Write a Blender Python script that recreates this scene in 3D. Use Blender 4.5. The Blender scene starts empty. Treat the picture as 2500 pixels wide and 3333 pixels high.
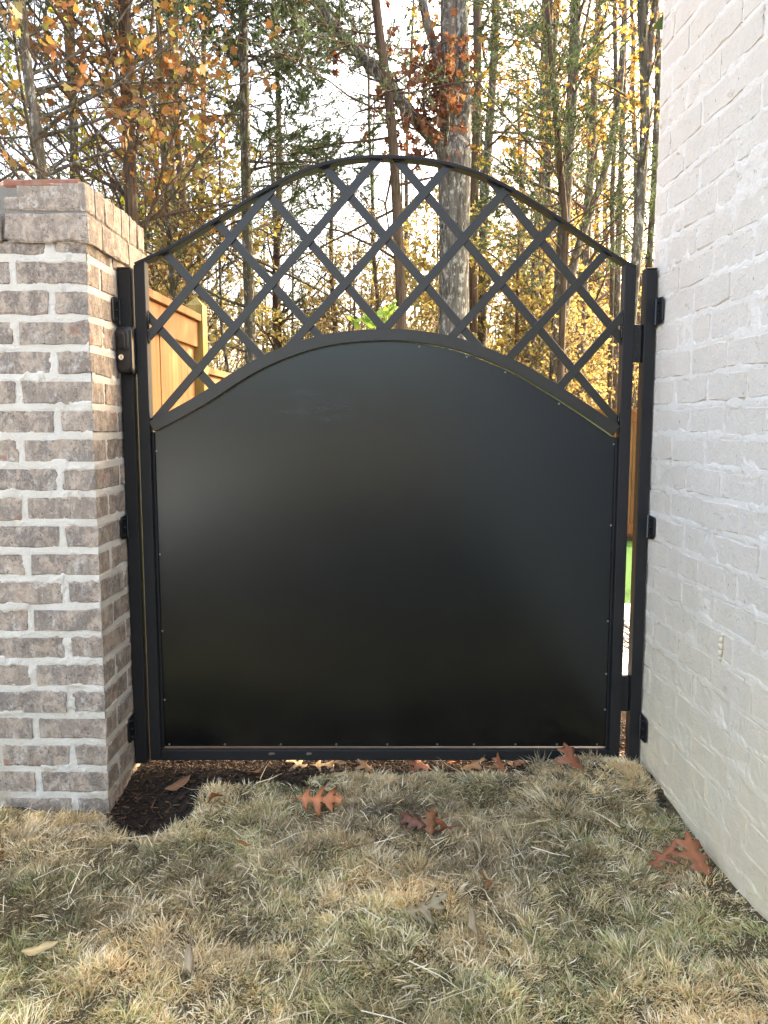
import bpy, bmesh, math, random
import numpy as np
from mathutils import Vector, Matrix

SC = bpy.context.scene
COL = SC.collection
R = math.radians

# ------------------------------------------------------------------ camera, sky, sun, exposure
cam = bpy.data.cameras.new("camera")
cam.sensor_fit = 'VERTICAL'
cam.sensor_height = 36.0
cam.lens = 27.05
cam.clip_start = 0.05
cam.clip_end = 2000
cam_o = bpy.data.objects.new("camera", cam)
COL.objects.link(cam_o)
cam_o.location = (0.0, 0.0, 1.03)
cam_o.rotation_euler = (R(90 - 6.32), 0, 0)
SC.camera = cam_o

SUN_EL, SUN_AZ = R(33), R(56)          # azimuth clockwise from +Y: the sun stands to the right, a little beyond the gate
world = bpy.data.worlds.new("World")
SC.world = world
world.use_nodes = True
wn = world.node_tree
sky = wn.nodes.new('ShaderNodeTexSky')
sky.sky_type = 'NISHITA'
sky.sun_disc = False
sky.sun_elevation = SUN_EL
sky.sun_rotation = SUN_AZ
sky.altitude = 100
sky.air_density = 1.0
sky.dust_density = 7.0
sky.ozone_density = 0.6
bg = wn.nodes['Background']
bg.inputs['Strength'].default_value = 0.15
wn.links.new(sky.outputs[0], bg.inputs['Color'])

sun = bpy.data.lights.new("sun", 'SUN')
sun.energy = 2.0
sun.angle = R(0.5)
sun.color = (1.0, 0.93, 0.82)
sun_o = bpy.data.objects.new("sun", sun)
COL.objects.link(sun_o)
sd = Vector((math.sin(SUN_AZ) * math.cos(SUN_EL), math.cos(SUN_AZ) * math.cos(SUN_EL), math.sin(SUN_EL)))
sun_o.rotation_euler = sd.to_track_quat('Z', 'Y').to_euler()
sun_o.location = (6, 4, 9)

SC.view_settings.view_transform = 'Standard'
SC.view_settings.look = 'None'
SC.view_settings.gamma = 1.0
SC.view_settings.use_curve_mapping = False
SC.view_settings.exposure = 3.15
SC.view_settings.use_white_balance = True
SC.view_settings.white_balance_temperature = 7700
SC.view_settings.white_balance_tint = 11

# ------------------------------------------------------------------ helpers
def hash3(i, j, k, seed):
    h = (i * 374761393 + j * 668265263 + k * 2147483647 + seed * 1274126177) & 0xFFFFFFFF
    h = ((h ^ (h >> 13)) * 1274126177) & 0xFFFFFFFF
    h = h ^ (h >> 16)
    return (h & 0xFFFF) / 32767.5 - 1.0

def vnoise(p, seed=0):
    p = np.asarray(p, dtype=np.float64)
    b = np.floor(p).astype(np.int64)
    f = p - b
    f = f * f * (3 - 2 * f)
    out = np.zeros(len(p))
    for dx in (0, 1):
        wx = f[:, 0] if dx else 1 - f[:, 0]
        for dy in (0, 1):
            wy = f[:, 1] if dy else 1 - f[:, 1]
            for dz in (0, 1):
                wz = f[:, 2] if dz else 1 - f[:, 2]
                out += wx * wy * wz * hash3(b[:, 0] + dx, b[:, 1] + dy, b[:, 2] + dz, seed)
    return out

def fbm(p, octaves=3, seed=0):
    p = np.asarray(p, dtype=np.float64)
    a, s, out = 1.0, 0.0, 0
    for o in range(octaves):
        out = out + a * vnoise(p, seed + o * 17)
        s += a
        a *= 0.5
        p = p * 2.03 + 3.7
    return out / s

def xy0(x, y):
    return np.stack([x, y, np.zeros_like(x)], 1)

def link(name, me, mat=None, parent=None):
    o = bpy.data.objects.new(name, me)
    COL.objects.link(o)
    if mat is not None and me is not None and not me.materials:
        me.materials.append(mat)
    if parent is not None:
        o.parent = parent
    return o

def empty(name, loc=(0, 0, 0), rz=0.0):
    o = bpy.data.objects.new(name, None)
    o.empty_display_size = 0.1
    COL.objects.link(o)
    o.location = loc
    o.rotation_euler = (0, 0, rz)
    return o

def tag(o, label=None, cat=None, group=None, kind=None):
    if label: o['label'] = label
    if cat: o['category'] = cat
    if group: o['group'] = group
    if kind: o['kind'] = kind
    return o

def np_mesh(name, verts, faces_groups, tint=None, smooth=False):
    """verts (V,3); faces_groups: list of (F,n) index arrays; tint (V,3)."""
    me = bpy.data.meshes.new(name)
    verts = np.asarray(verts, dtype=np.float32)
    me.vertices.add(len(verts))
    me.vertices.foreach_set('co', verts.ravel())
    li, ls, n = [], [], 0
    for f in faces_groups:
        f = np.asarray(f, dtype=np.int32)
        if not len(f): continue
        li.append(f.ravel())
        ls.append(n + np.arange(len(f), dtype=np.int32) * f.shape[1])
        n += f.size
    li = np.concatenate(li); ls = np.concatenate(ls)
    me.loops.add(len(li))
    me.loops.foreach_set('vertex_index', li)
    me.polygons.add(len(ls))
    me.polygons.foreach_set('loop_start', ls)
    if smooth:
        me.polygons.foreach_set('use_smooth', np.ones(len(ls), dtype=bool))
    me.update(calc_edges=True)
    if tint is not None:
        a = me.color_attributes.new('tint', 'FLOAT_COLOR', 'POINT')
        c = np.ones((len(verts), 4), dtype=np.float32)
        c[:, :3] = tint
        a.data.foreach_set('color', c.ravel())
    return me

class MB:
    def __init__(s): s.v, s.f = [], []
    def add(s, v, f):
        b = len(s.v)
        s.v += [tuple(p) for p in v]
        s.f += [tuple(b + i for i in q) for q in f]
        return s
    def box(s, x0, x1, y0, y1, z0, z1):
        v = [(x0, y0, z0), (x1, y0, z0), (x1, y1, z0), (x0, y1, z0), (x0, y0, z1), (x1, y0, z1), (x1, y1, z1), (x0, y1, z1)]
        return s.add(v, [(0, 3, 2, 1), (4, 5, 6, 7), (0, 1, 5, 4), (1, 2, 6, 5), (2, 3, 7, 6), (3, 0, 4, 7)])
    def prism_y(s, poly, y0, y1):
        """poly: CCW (x,z) list seen from -y; extruded along y."""
        n = len(poly)
        v = [(x, y0, z) for x, z in poly] + [(x, y1, z) for x, z in poly]
        f = [tuple(range(n)), tuple(range(2 * n - 1, n - 1, -1))]
        for i in range(n):
            j = (i + 1) % n
            f.append((i, n + i, n + j, j))
        return s.add(v, f)
    def strip_y(s, lower, upper, y0, y1):
        n = len(lower)
        v = []
        for (a, b) in zip(lower, upper):
            v += [(a[0], y0, a[1]), (b[0], y0, b[1]), (b[0], y1, b[1]), (a[0], y1, a[1])]
        f = []
        for i in range(n - 1):
            k, m = 4 * i, 4 * i + 4
            f += [(k, m, m + 1, k + 1), (k + 1, m + 1, m + 2, k + 2), (k + 2, m + 2, m + 3, k + 3), (k + 3, m + 3, m, k)]
        f += [(0, 1, 2, 3), (4 * n - 4, 4 * n - 1, 4 * n - 2, 4 * n - 3)]
        return s.add(v, f)
    def cyl(s, c, axis, r, L, n=12, r2=None):
        c = Vector(c); ax = Vector(axis).normalized()
        q = ax.to_track_quat('Z', 'Y')
        r2 = r if r2 is None else r2
        v = []
        for k, rr in ((0, r), (1, r2)):
            for i in range(n):
                a = 2 * math.pi * i / n
                v.append(c + q @ Vector((rr * math.cos(a), rr * math.sin(a), k * L)))
        f = [tuple(range(n - 1, -1, -1)), tuple(range(n, 2 * n))]
        for i in range(n):
            j = (i + 1) % n
            f.append((i, j, n + j, n + i))
        return s.add(v, f)
    def mesh(s, name):
        me = bpy.data.meshes.new(name)
        me.from_pydata(s.v, [], s.f)
        me.update()
        return me
    def build(s, name, mat, parent=None, bevel=0.0, seg=2, smooth=False):
        me = s.mesh(name)
        bm = bmesh.new(); bm.from_mesh(me)
        bmesh.ops.recalc_face_normals(bm, faces=bm.faces)
        bm.to_mesh(me); bm.free()
        o = link(name, me, mat, parent)
        if bevel:
            m = o.modifiers.new('bevel', 'BEVEL')
            m.width = bevel; m.segments = seg; m.limit_method = 'ANGLE'; m.angle_limit = R(35)
        if smooth:
            me.polygons.foreach_set('use_smooth', np.ones(len(me.polygons), dtype=bool))
        return o

def smooth_pts(p, k=6):
    """Catmull-Rom through (N,d) points."""
    p = np.asarray(p, float)
    q = np.vstack([2 * p[0] - p[1], p, 2 * p[-1] - p[-2]])
    out = []
    for i in range(1, len(q) - 2):
        for t in np.arange(k) / k:
            a, b, c, d = q[i - 1], q[i], q[i + 1], q[i + 2]
            out.append(0.5 * (2 * b + (c - a) * t + (2 * a - 5 * b + 4 * c - d) * t * t + (-a + 3 * b - 3 * c + d) * t ** 3))
    out.append(p[-1])
    return np.array(out)

# ------------------------------------------------------------------ materials
class M:
    def __init__(s, name):
        s.m = bpy.data.materials.new(name)
        s.m.use_nodes = True
        s.t = s.m.node_tree
        s.b = s.t.nodes['Principled BSDF']
        s._c = {}
    def n(s, typ, **kw):
        nd = s.t.nodes.new(typ)
        for k, v in kw.items():
            if k in nd.inputs:
                s.put(nd.inputs[k], v)
            else:
                setattr(nd, k, v)
        return nd
    def put(s, sock, v):
        if hasattr(v, 'links') or isinstance(v, bpy.types.NodeSocket):
            s.t.links.new(v, sock)
        else:
            sock.default_value = v
    def coord(s, which='Object'):
        if 'tc' not in s._c: s._c['tc'] = s.n('ShaderNodeTexCoord')
        return s._c['tc'].outputs[which]
    def geo(s, which='Position'):
        if 'geo' not in s._c: s._c['geo'] = s.n('ShaderNodeNewGeometry')
        return s._c['geo'].outputs[which]
    def rand(s):
        if 'oi' not in s._c: s._c['oi'] = s.n('ShaderNodeObjectInfo')
        return s._c['oi'].outputs['Random']
    def scaled(s, vec, sx, sy, sz):
        mp = s.n('ShaderNodeMapping')
        s.put(mp.inputs['Vector'], vec)
        mp.inputs['Scale'].default_value = (sx, sy, sz)
        return mp.outputs[0]
    def noise(s, vec, scale, detail=4, rough=0.6, dist=0.0):
        nd = s.n('ShaderNodeTexNoise')
        s.put(nd.inputs['Vector'], vec)
        nd.inputs['Scale'].default_value = scale
        nd.inputs['Detail'].default_value = detail
        nd.inputs['Roughness'].default_value = rough
        nd.inputs['Distortion'].default_value = dist
        return nd.outputs['Fac']
    def ramp(s, fac, stops):
        nd = s.n('ShaderNodeValToRGB')
        s.put(nd.inputs['Fac'], fac)
        e = nd.color_ramp.elements
        while len(e) < len(stops): e.new(0.5)
        for el, (p, c) in zip(e, stops):
            el.position = p
            el.color = (c, c, c, 1) if not hasattr(c, '__len__') else (*c, 1)
        return nd.outputs['Color']
    def mix(s, fac, a, b, blend='MIX'):
        nd = s.n('ShaderNodeMix', data_type='RGBA', blend_type=blend)
        s.put(nd.inputs[0], fac)
        for i, v in ((6, a), (7, b)):
            if isinstance(v, tuple): v = (*v, 1) if len(v) == 3 else v
            s.put(nd.inputs[i], v)
        return nd.outputs[2]
    def math(s, op, a, b=None, clamp=False):
        nd = s.n('ShaderNodeMath', operation=op, use_clamp=clamp)
        s.put(nd.inputs[0], a)
        if b is not None: s.put(nd.inputs[1], b)
        return nd.outputs[0]
    def sep(s, vec):
        nd = s.n('ShaderNodeSeparateXYZ'); s.put(nd.inputs[0], vec); return nd.outputs
    def add(s, a, b):
        nd = s.n('ShaderNodeVectorMath', operation='ADD'); s.put(nd.inputs[0], a); s.put(nd.inputs[1], b); return nd.outputs[0]
    def bump(s, h, strength=0.3, dist=0.01):
        nd = s.n('ShaderNodeBump')
        nd.inputs['Strength'].default_value = strength
        nd.inputs['Distance'].default_value = dist
        s.put(nd.inputs['Height'], h)
        s.t.links.new(nd.outputs[0], s.b.inputs['Normal'])
    def tint(s):
        nd = s.n('ShaderNodeAttribute'); nd.attribute_name = 'tint'; return nd.outputs['Color']
    def set(s, **kw):
        for k, v in kw.items():
            k = {'color': 'Base Color', 'rough': 'Roughness', 'metal': 'Metallic', 'spec': 'Specular IOR Level', 'coat': 'Coat Weight'}.get(k, k)
            if isinstance(v, tuple) and len(v) == 3: v = (*v, 1)
            s.put(s.b.inputs[k], v)
        return s

def leaf_mat(name, trans=0.45, rough=0.5, gain=1.25):
    k = M(name)
    c = k.tint()
    k.set(color=c, rough=rough, spec=0.35)
    tr = k.n('ShaderNodeBsdfTranslucent')
    k.put(tr.inputs['Color'], k.mix(1.0, c, (gain, gain, gain * 0.7), 'MULTIPLY'))
    mx = k.n('ShaderNodeMixShader')
    mx.inputs[0].default_value = trans
    k.t.links.new(k.b.outputs[0], mx.inputs[1])
    k.t.links.new(tr.outputs[0], mx.inputs[2])
    k.t.links.new(mx.outputs[0], k.t.nodes['Material Output'].inputs['Surface'])
    return k.m

def metal_mat(name='black_powder_coat', r0=0.50, r1=0.62, sp=0.32, cc=((0.010, 0.0105, 0.012), (0.017, 0.017, 0.018))):
    k = M(name)
    p = k.geo()
    n1 = k.noise(p, 900, 2, 0.5)
    n2 = k.noise(p, 5, 4, 0.6)
    k.set(color=k.mix(k.ramp(n2, [(0.35, 0.0), (0.7, 1.0)]), cc[0], cc[1]),
          rough=k.ramp(n2, [(0.3, r0), (0.75, r1)]), spec=sp)
    k.bump(n1, 0.06, 0.0006)
    return k.m

def panel_mat():
    k = M('black_sheet_coat')
    p = k.geo()
    n1 = k.noise(p, 1100, 2, 0.5)
    n2 = k.noise(p, 2.2, 5, 0.6)
    # hand smears: stretched noise inside a soft spot on the upper left of the sheet
    sm = k.noise(k.scaled(p, 4, 1, 26), 1.6, 5, 0.65, 1.2)
    x, y, z = k.sep(p)
    dx = k.math('DIVIDE', k.math('ADD', x, 0.215), 0.16)
    dz = k.math('DIVIDE', k.math('ADD', z, -1.085), 0.055)
    d2 = k.math('ADD', k.math('MULTIPLY', dx, dx), k.math('MULTIPLY', dz, dz))
    spot = k.math('SUBTRACT', 1.0, d2, True)
    mask = k.math('MULTIPLY', spot, k.ramp(sm, [(0.48, 0.0), (0.62, 1.0)]))
    r = k.ramp(n2, [(0.3, 0.20), (0.75, 0.245)])
    rr = k.math('ADD', r, k.math('MULTIPLY', mask, 0.16))
    # dried splash and dust towards the foot of the sheet, and a few faint wiped streaks
    sp = k.noise(k.scaled(p, 1, 1, 0.7), 34, 6, 0.75)
    foot = k.ramp(z, [(0.07, 1.0), (0.34, 0.0)])
    splash = k.math('MULTIPLY', foot, k.ramp(sp, [(0.56, 0.0), (0.70, 1.0)]))
    wipe = k.ramp(k.noise(k.scaled(p, 1.5, 1, 0.5), 5, 6, 0.7, 0.8), [(0.55, 0.0), (0.72, 1.0)])
    dust = k.math('ADD', k.math('MULTIPLY', splash, 0.35), k.math('MULTIPLY', wipe, 0.10))
    k.set(color=k.mix(dust, (0.0032, 0.0033, 0.0036), (0.030, 0.028, 0.025)), rough=k.math('ADD', rr, k.math('MULTIPLY', wipe, 0.03)), spec=0.66)
    k.b.inputs['Specular Tint'].default_value = (0.80, 0.91, 1.0, 1)
    h = k.math('ADD', k.math('MULTIPLY', n1, 0.0004), k.math('MULTIPLY', k.noise(p, 3.5, 2, 0.5), 0.012))
    k.bump(h, 0.10, 0.10)
    return k.m

def simple(name, color, rough=0.6, metal=0.0, spec=0.5):
    k = M(name); k.set(color=color, rough=rough, metal=metal, spec=spec); return k.m

def brick_mat():
    k = M('tumbled_brick')
    r = k.rand()
    off = k.n('ShaderNodeCombineXYZ')
    k.put(off.inputs[0], k.math('MULTIPLY', r, 37.0)); k.put(off.inputs[1], k.math('MULTIPLY', r, 91.0))
    p = k.add(k.coord(), off.outputs[0])
    base = k.ramp(r, [(0.0, (0.245, 0.202, 0.168)), (0.25, (0.33, 0.272, 0.222)), (0.5, (0.262, 0.226, 0.196)), (0.75, (0.34, 0.274, 0.220)), (1.0, (0.235, 0.202, 0.176))])
    patch = k.noise(k.scaled(p, 1, 1, 0.75), 26, 5, 0.68, 0.6)
    c = k.mix(k.ramp(patch, [(0.46, 0.0), (0.58, 0.9)]), base, (0.52, 0.41, 0.32))
    dark = k.noise(k.scaled(p, 1.4, 1.4, 0.8), 34, 5, 0.7)
    c = k.mix(k.ramp(dark, [(0.5, 0.0), (0.72, 0.65)]), c, (0.175, 0.138, 0.118))
    streak = k.noise(k.scaled(p, 1.6, 1.6, 0.6), 60, 4, 0.65)
    c = k.mix(k.ramp(streak, [(0.54, 0.0), (0.68, 0.5)]), c, (0.58, 0.53, 0.47))
    smear = k.noise(k.scaled(p, 1, 1, 0.8), 24, 6, 0.74)
    c = k.mix(k.ramp(smear, [(0.56, 0.0), (0.66, 0.75)]), c, (0.66, 0.61, 0.55))
    sand = k.noise(p, 150, 4, 0.75)
    c = k.mix(k.ramp(sand, [(0.55, 0.0), (0.66, 0.6)]), c, (0.62, 0.55, 0.48))
    pits = k.noise(p, 120, 4, 0.75)
    c = k.mix(k.ramp(pits, [(0.34, 0.85), (0.42, 0.0)]), c, (0.10, 0.074, 0.060))
    red = k.noise(p, 13, 2, 0.5)
    c = k.mix(k.ramp(red, [(0.68, 0.0), (0.73, 0.6)]), c, (0.33, 0.125, 0.075))
    k.set(color=c, rough=0.92, spec=0.2)
    h = k.math('ADD', k.math('MULTIPLY', k.noise(p, 70, 5, 0.7), 1.0), k.math('MULTIPLY', k.noise(p, 330, 3, 0.7), 0.5))
    k.bump(h, 0.95, 0.005)
    return k.m

def mortar_mat(name='white_mortar', a=(0.86, 0.815, 0.73), b=(0.74, 0.685, 0.585), dirt=True):
    k = M(name)
    p = k.geo()
    n = k.noise(p, 9, 5, 0.65)
    c = k.mix(k.ramp(n, [(0.35, 0.0), (0.7, 1.0)]), a, b)
    pits = k.noise(p, 260, 3, 0.7)
    c = k.mix(k.ramp(pits, [(0.30, 0.6), (0.37, 0.0)]), c, (0.27, 0.23, 0.18))
    if dirt:
        z = k.sep(p)[2]
        st = k.noise(k.scaled(p, 1, 1, 0.6), 5, 4, 0.6)
        f = k.math('MULTIPLY', k.ramp(z, [(0.0, 1.0), (0.3, 0.0)]), k.ramp(st, [(0.35, 0.0), (0.62, 0.8)]))
        c = k.mix(f, c, (0.46, 0.36, 0.22))
    k.set(color=c, rough=0.95, spec=0.15)
    h = k.math('ADD', k.noise(p, 95, 6, 0.75), k.math('MULTIPLY', k.noise(p, 300, 3, 0.7), 0.5))
    k.bump(h, 0.9, 0.008)
    return k.m

def wall_mat(name, tone):
    k = M(name)
    p = k.geo()
    r = k.rand()
    n = k.noise(k.scaled(p, 1, 1, 0.8), 7, 5, 0.6)
    c = k.mix(k.ramp(n, [(0.35, 0.0), (0.7, 1.0)]), tone, tuple(t * q for t, q in zip(tone, (0.93, 0.915, 0.895))))
    c = k.mix(k.math('MULTIPLY', r, 0.5), c, tuple(t * q for t, q in zip(tone, (0.95, 0.94, 0.93))))
    # bare tan where the coat missed, in ragged horizontal scraps
    bare = k.noise(k.scaled(p, 1.0, 1.0, 2.6), 19, 6, 0.72, 0.5)
    c = k.mix(k.ramp(bare, [(0.62, 0.0), (0.67, 0.75)]), c, (0.47, 0.39, 0.30))
    specks = k.noise(k.scaled(p, 1, 1, 0.55), 95, 2, 0.6)
    c = k.mix(k.ramp(specks, [(0.715, 0.0), (0.745, 0.85)]), c, (0.20, 0.165, 0.125))
    # patchy ochre tone, strongest along the foot and fading upwards
    z = k.sep(p)[2]
    st = k.noise(k.scaled(p, 1, 1, 0.8), 3.2, 4, 0.6)
    f = k.math('MULTIPLY', k.ramp(z, [(0.02, 1.0), (0.78, 0.0)]), k.ramp(st, [(0.22, 0.35), (0.60, 0.95)]))
    c = k.mix(f, c, (0.78, 0.645, 0.44))
    k.set(color=c, rough=0.85, spec=0.25)
    drip = k.noise(k.scaled(p, 1.0, 1.0, 0.16), 85, 4, 0.6)
    h = k.math('ADD', k.math('ADD', k.noise(p, 130, 5, 0.7), k.math('MULTIPLY', k.ramp(drip, [(0.58, 0.0), (0.72, 1.0)]), 0.30)),
               k.math('MULTIPLY', k.noise(p, 36, 4, 0.6), 1.2))
    k.bump(h, 0.75, 0.005)
    return k.m

def wood_mat(name, cols, post=False):
    k = M(name)
    r = k.rand()
    off = k.n('ShaderNodeCombineXYZ')
    k.put(off.inputs[0], k.math('MULTIPLY', r, 53.0)); k.put(off.inputs[1], k.math('MULTIPLY', r, 17.0)); k.put(off.inputs[2], k.math('MULTIPLY', r, 29.0))
    p = k.add(k.coord(), off.outputs[0])
    base = k.ramp(r, [(i / (len(cols) - 1), c) for i, c in enumerate(cols)])
    g = k.noise(k.scaled(p, 1, 1, 0.05), 55, 4, 0.6, 0.4)
    c = k.mix(k.ramp(g, [(0.38, 0.55), (0.6, 0.0)]), base, tuple(0.55 * v for v in cols[0]))
    kn = k.noise(k.scaled(p, 1, 1, 0.5), 9, 2, 0.5)
    c = k.mix(k.ramp(kn, [(0.70, 0.0), (0.75, 0.8)]), c, (0.22, 0.10, 0.045))
    k.set(color=c, rough=0.75, spec=0.25)
    k.bump(g, 0.25, 0.002)
    return k.m

def bark_mat(name, a, b, scale=22, lichen=0.0, moss=0.0, vert=0.18):
    k = M(name)
    p = k.geo()
    n = k.noise(k.scaled(p, 1, 1, vert), scale, 5, 0.65, 0.4)
    c = k.mix(k.ramp(n, [(0.38, 0.0), (0.62, 1.0)]), a, b)
    c = k.mix(k.ramp(k.noise(p, 2.5, 3), [(0.4, 0.0), (0.7, 0.5)]), c, tuple(1.25 * v for v in b))
    if lichen:
        ln = k.noise(k.scaled(p, 1, 1, 0.45), 19, 6, 0.75)
        c = k.mix(k.ramp(ln, [(0.55 - 0.1 * lichen, 0.0), (0.63 - 0.1 * lichen, 0.85)]), c, (0.42, 0.42, 0.385))
    if moss:
        mn = k.noise(p, 3.5, 4, 0.6)
        c = k.mix(k.ramp(mn, [(0.45, 0.0), (0.7, moss)]), c, (0.085, 0.105, 0.035))
    k.set(color=c, rough=0.95, spec=0.1)
    k.bump(n, 0.9, 0.02)
    return k.m

def ground_mat():
    k = M('soil_and_litter')
    p = k.geo()
    x, y, z = k.sep(p)
    n = k.noise(p, 40, 5, 0.7)
    soil = k.ramp(n, [(0.3, (0.016, 0.012, 0.009)), (0.55, (0.040, 0.029, 0.020)), (0.75, (0.085, 0.058, 0.036))])
    thatch = k.ramp(k.noise(k.scaled(p, 1, 1, 1), 120, 4, 0.7), [(0.3, (0.055, 0.040, 0.022)), (0.55, (0.125, 0.098, 0.055)), (0.75, (0.23, 0.185, 0.11))])
    wob = k.math('MULTIPLY', k.math('SUBTRACT', k.noise(p, 9, 3), 0.5), 0.3)
    ff = k.math('LESS_THAN', k.math('ADD', y, wob), 2.1)
    c = k.mix(ff, soil, thatch)
    ex = k.math('DIVIDE', k.math('ADD', x, 0.635), 0.15); ey = k.math('DIVIDE', k.math('ADD', y, -2.03), 0.23)
    e2 = k.math('ADD', k.math('ADD', k.math('MULTIPLY', ex, ex), k.math('MULTIPLY', ey, ey)), wob)
    c = k.mix(k.math('LESS_THAN', e2, 1.0), c, soil)
    far = k.ramp(k.noise(p, 3, 6, 0.7), [(0.3, (0.12, 0.105, 0.07)), (0.55, (0.22, 0.195, 0.14)), (0.75, (0.30, 0.27, 0.20))])
    c = k.mix(k.math('LESS_THAN', y, 0.2), c, far)
    litter = k.ramp(k.noise(p, 14, 6, 0.75), [(0.3, (0.06, 0.035, 0.018)), (0.5, (0.19, 0.11, 0.05)), (0.7, (0.33, 0.21, 0.09))])
    c = k.mix(k.math('GREATER_THAN', y, 10.4), c, litter)
    k.set(color=c, rough=1.0, spec=0.1)
    k.bump(n, 0.8, 0.02)
    return k.m

METAL = metal_mat()
BARMETAL = metal_mat('black_satin_bar', 0.34, 0.42, 0.5, ((0.015, 0.0145, 0.0135), (0.023, 0.022, 0.020)))
PANEL = panel_mat()
GLOSS = simple('glossy_black_plastic', (0.008, 0.009, 0.011), 0.28)
WELD = simple('painted_weld', (0.006, 0.006, 0.008), 0.22)
CHROME = simple('chrome', (0.75, 0.74, 0.72), 0.18, 1.0)
SCREW = simple('dulled_steel', (0.30, 0.30, 0.31), 0.35, 0.8)
BRICK = brick_mat()
REDBRICK = None
MORTAR = mortar_mat()
GREYMORTAR = mortar_mat('grey_mortar', (0.36, 0.335, 0.295), (0.25, 0.23, 0.20), False)
WALLB = wall_mat('painted_brick_coat', (0.69, 0.642, 0.582))
WALLM = wall_mat('painted_joint_coat', (0.755, 0.72, 0.67))
BOARD = wood_mat('cedar_board', [(0.180, 0.084, 0.030), (0.245, 0.130, 0.050), (0.205, 0.100, 0.036), (0.265, 0.145, 0.058)])
RAIL = wood_mat('cedar_rail', [(0.215, 0.088, 0.030), (0.245, 0.108, 0.040)])
POST = wood_mat('treated_pine', [(0.24, 0.18, 0.055), (0.27, 0.205, 0.065)])
GROUND = ground_mat()

# ------------------------------------------------------------------ ground
def height(x, y):
    x = np.asarray(x, float); y = np.asarray(y, float)
    z = 0.024 * fbm(xy0(x * 3.1, y * 3.1), 3, 5) + 0.013 * fbm(xy0(x * 11, y * 11), 2, 9)
    z = z * np.clip((2.3 - y) / 0.25, 0.15, 1)
    z = z + 0.060 * np.exp(-(((x - 0.60) / 0.20) ** 2 + ((y - 2.13) / 0.16) ** 2))
    z = z + 0.018 * np.exp(-(((x - 0.05) / 0.45) ** 2 + ((y - 2.10) / 0.09) ** 2))
    z = z - 0.055 * np.exp(-(((x + 0.63) / 0.10) ** 2 + ((y - 1.98) / 0.13) ** 2))
    z = z + 0.015 * np.exp(-(((x + 0.95) / 0.25) ** 2 + ((y - 1.85) / 0.15) ** 2))
    z = z + 0.03 * np.clip((x - 0.5) / 0.4, 0, 1) * np.clip((1.8 - y) / 0.4, 0, 1)
    z = z - 0.06 * np.clip(y - 2.5, 0, 8)
    z = np.where(y > 10.5, -0.48 - 0.25 * (np.clip((y - 10.5) / 12, 0, 1)), z)
    return z

def axis(lo, hi, a, b, step, n):
    near = np.arange(a, b + 1e-6, step)
    left = a - (np.linspace(0, 1, n)[1:] ** 3) * (a - lo)
    right = b + (np.linspace(0, 1, n)[1:] ** 3) * (hi - b)
    return np.concatenate([left[::-1], near, right])

gx = axis(-300, 300, -2.0, 1.6, 0.03, 26)
gy = axis(-300, 400, 0.2, 3.2, 0.03, 34)
X, Y = np.meshgrid(gx, gy)
gv = np.stack([X.ravel(), Y.ravel(), height(X.ravel(), Y.ravel())], 1)
nx, ny = len(gx), len(gy)
idx = np.arange(nx * ny).reshape(ny, nx)
gf = np.stack([idx[:-1, :-1], idx[:-1, 1:], idx[1:, 1:], idx[1:, :-1]], -1).reshape(-1, 4)
ground = tag(link('ground', np_mesh('ground', gv, [gf], smooth=True), GROUND), kind='structure')

# ------------------------------------------------------------------ bricks
def brick_mesh(name, L, W, H, seed, jit=0.0034, arris=0.004):
    """a tumbled brick: x 0..L, y 0..W (front at 0), z 0..H, edges uneven."""
    rng = np.random.default_rng(seed)
    nl = 4
    plan = [(0, 0)] + [(L * i / nl, 0) for i in range(1, nl)] + [(L, 0), (L, W), (L / 2, W), (0, W)]
    plan = np.array(plan, float)
    n = len(plan)
    c = plan.mean(0)
    rings = []
    for z, ins in ((0, arris), (arris, 0), (H - arris, 0), (H, arris)):
        p = plan.copy()
        d = np.sign(c - p)
        p[:, 0] += np.where((plan[:, 0] < 1e-6) | (plan[:, 0] > L - 1e-6), d[:, 0] * ins, 0)
        p[:, 1] += d[:, 1] * np.where(plan[:, 1] < 1e-6, ins, 0)
        jj = jit * min(1, H / 0.055)
        p += rng.normal(0, jit * 0.35, p.shape)
        zz = z + rng.normal(0, jj * 0.7, n) + (0.0015 * math.sin(seed) * (plan[:, 0] / L - 0.5))
        rings.append(np.column_stack([p, zz]))
    v = np.vstack(rings)
    f = []
    for r in range(3):
        for i in range(n):
            j = (i + 1) % n
            f.append((r * n + i, r * n + j, (r + 1) * n + j, (r + 1) * n + i))
    me = bpy.data.meshes.new(name)
    me.from_pydata([tuple(q) for q in v], [], f + [tuple(range(n - 1, -1, -1)), tuple(range(3 * n, 4 * n))])
    me.update()
    return me

def noisy_sheet(name, w, h, step, y_of, parent, mat, to3=lambda u, y, v: (u, y, v), kind=None):
    nu, nv = int(round(w[1] - w[0], 6) / step) + 1, int((h[1] - h[0]) / step) + 1
    U, V = np.meshgrid(np.linspace(w[0], w[1], nu), np.linspace(h[0], h[1], nv))
    u, v = U.ravel(), V.ravel()
    d = y_of(u, v)
    P = np.array(to3(u, d, v)).T
    i = np.arange(nu * nv).reshape(nv, nu)
    f = np.stack([i[:-1, :-1], i[:-1, 1:], i[1:, 1:], i[1:, :-1]], -1).reshape(-1, 4)
    return link(name, np_mesh(name, P, [f], smooth=True), mat, parent)

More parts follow.
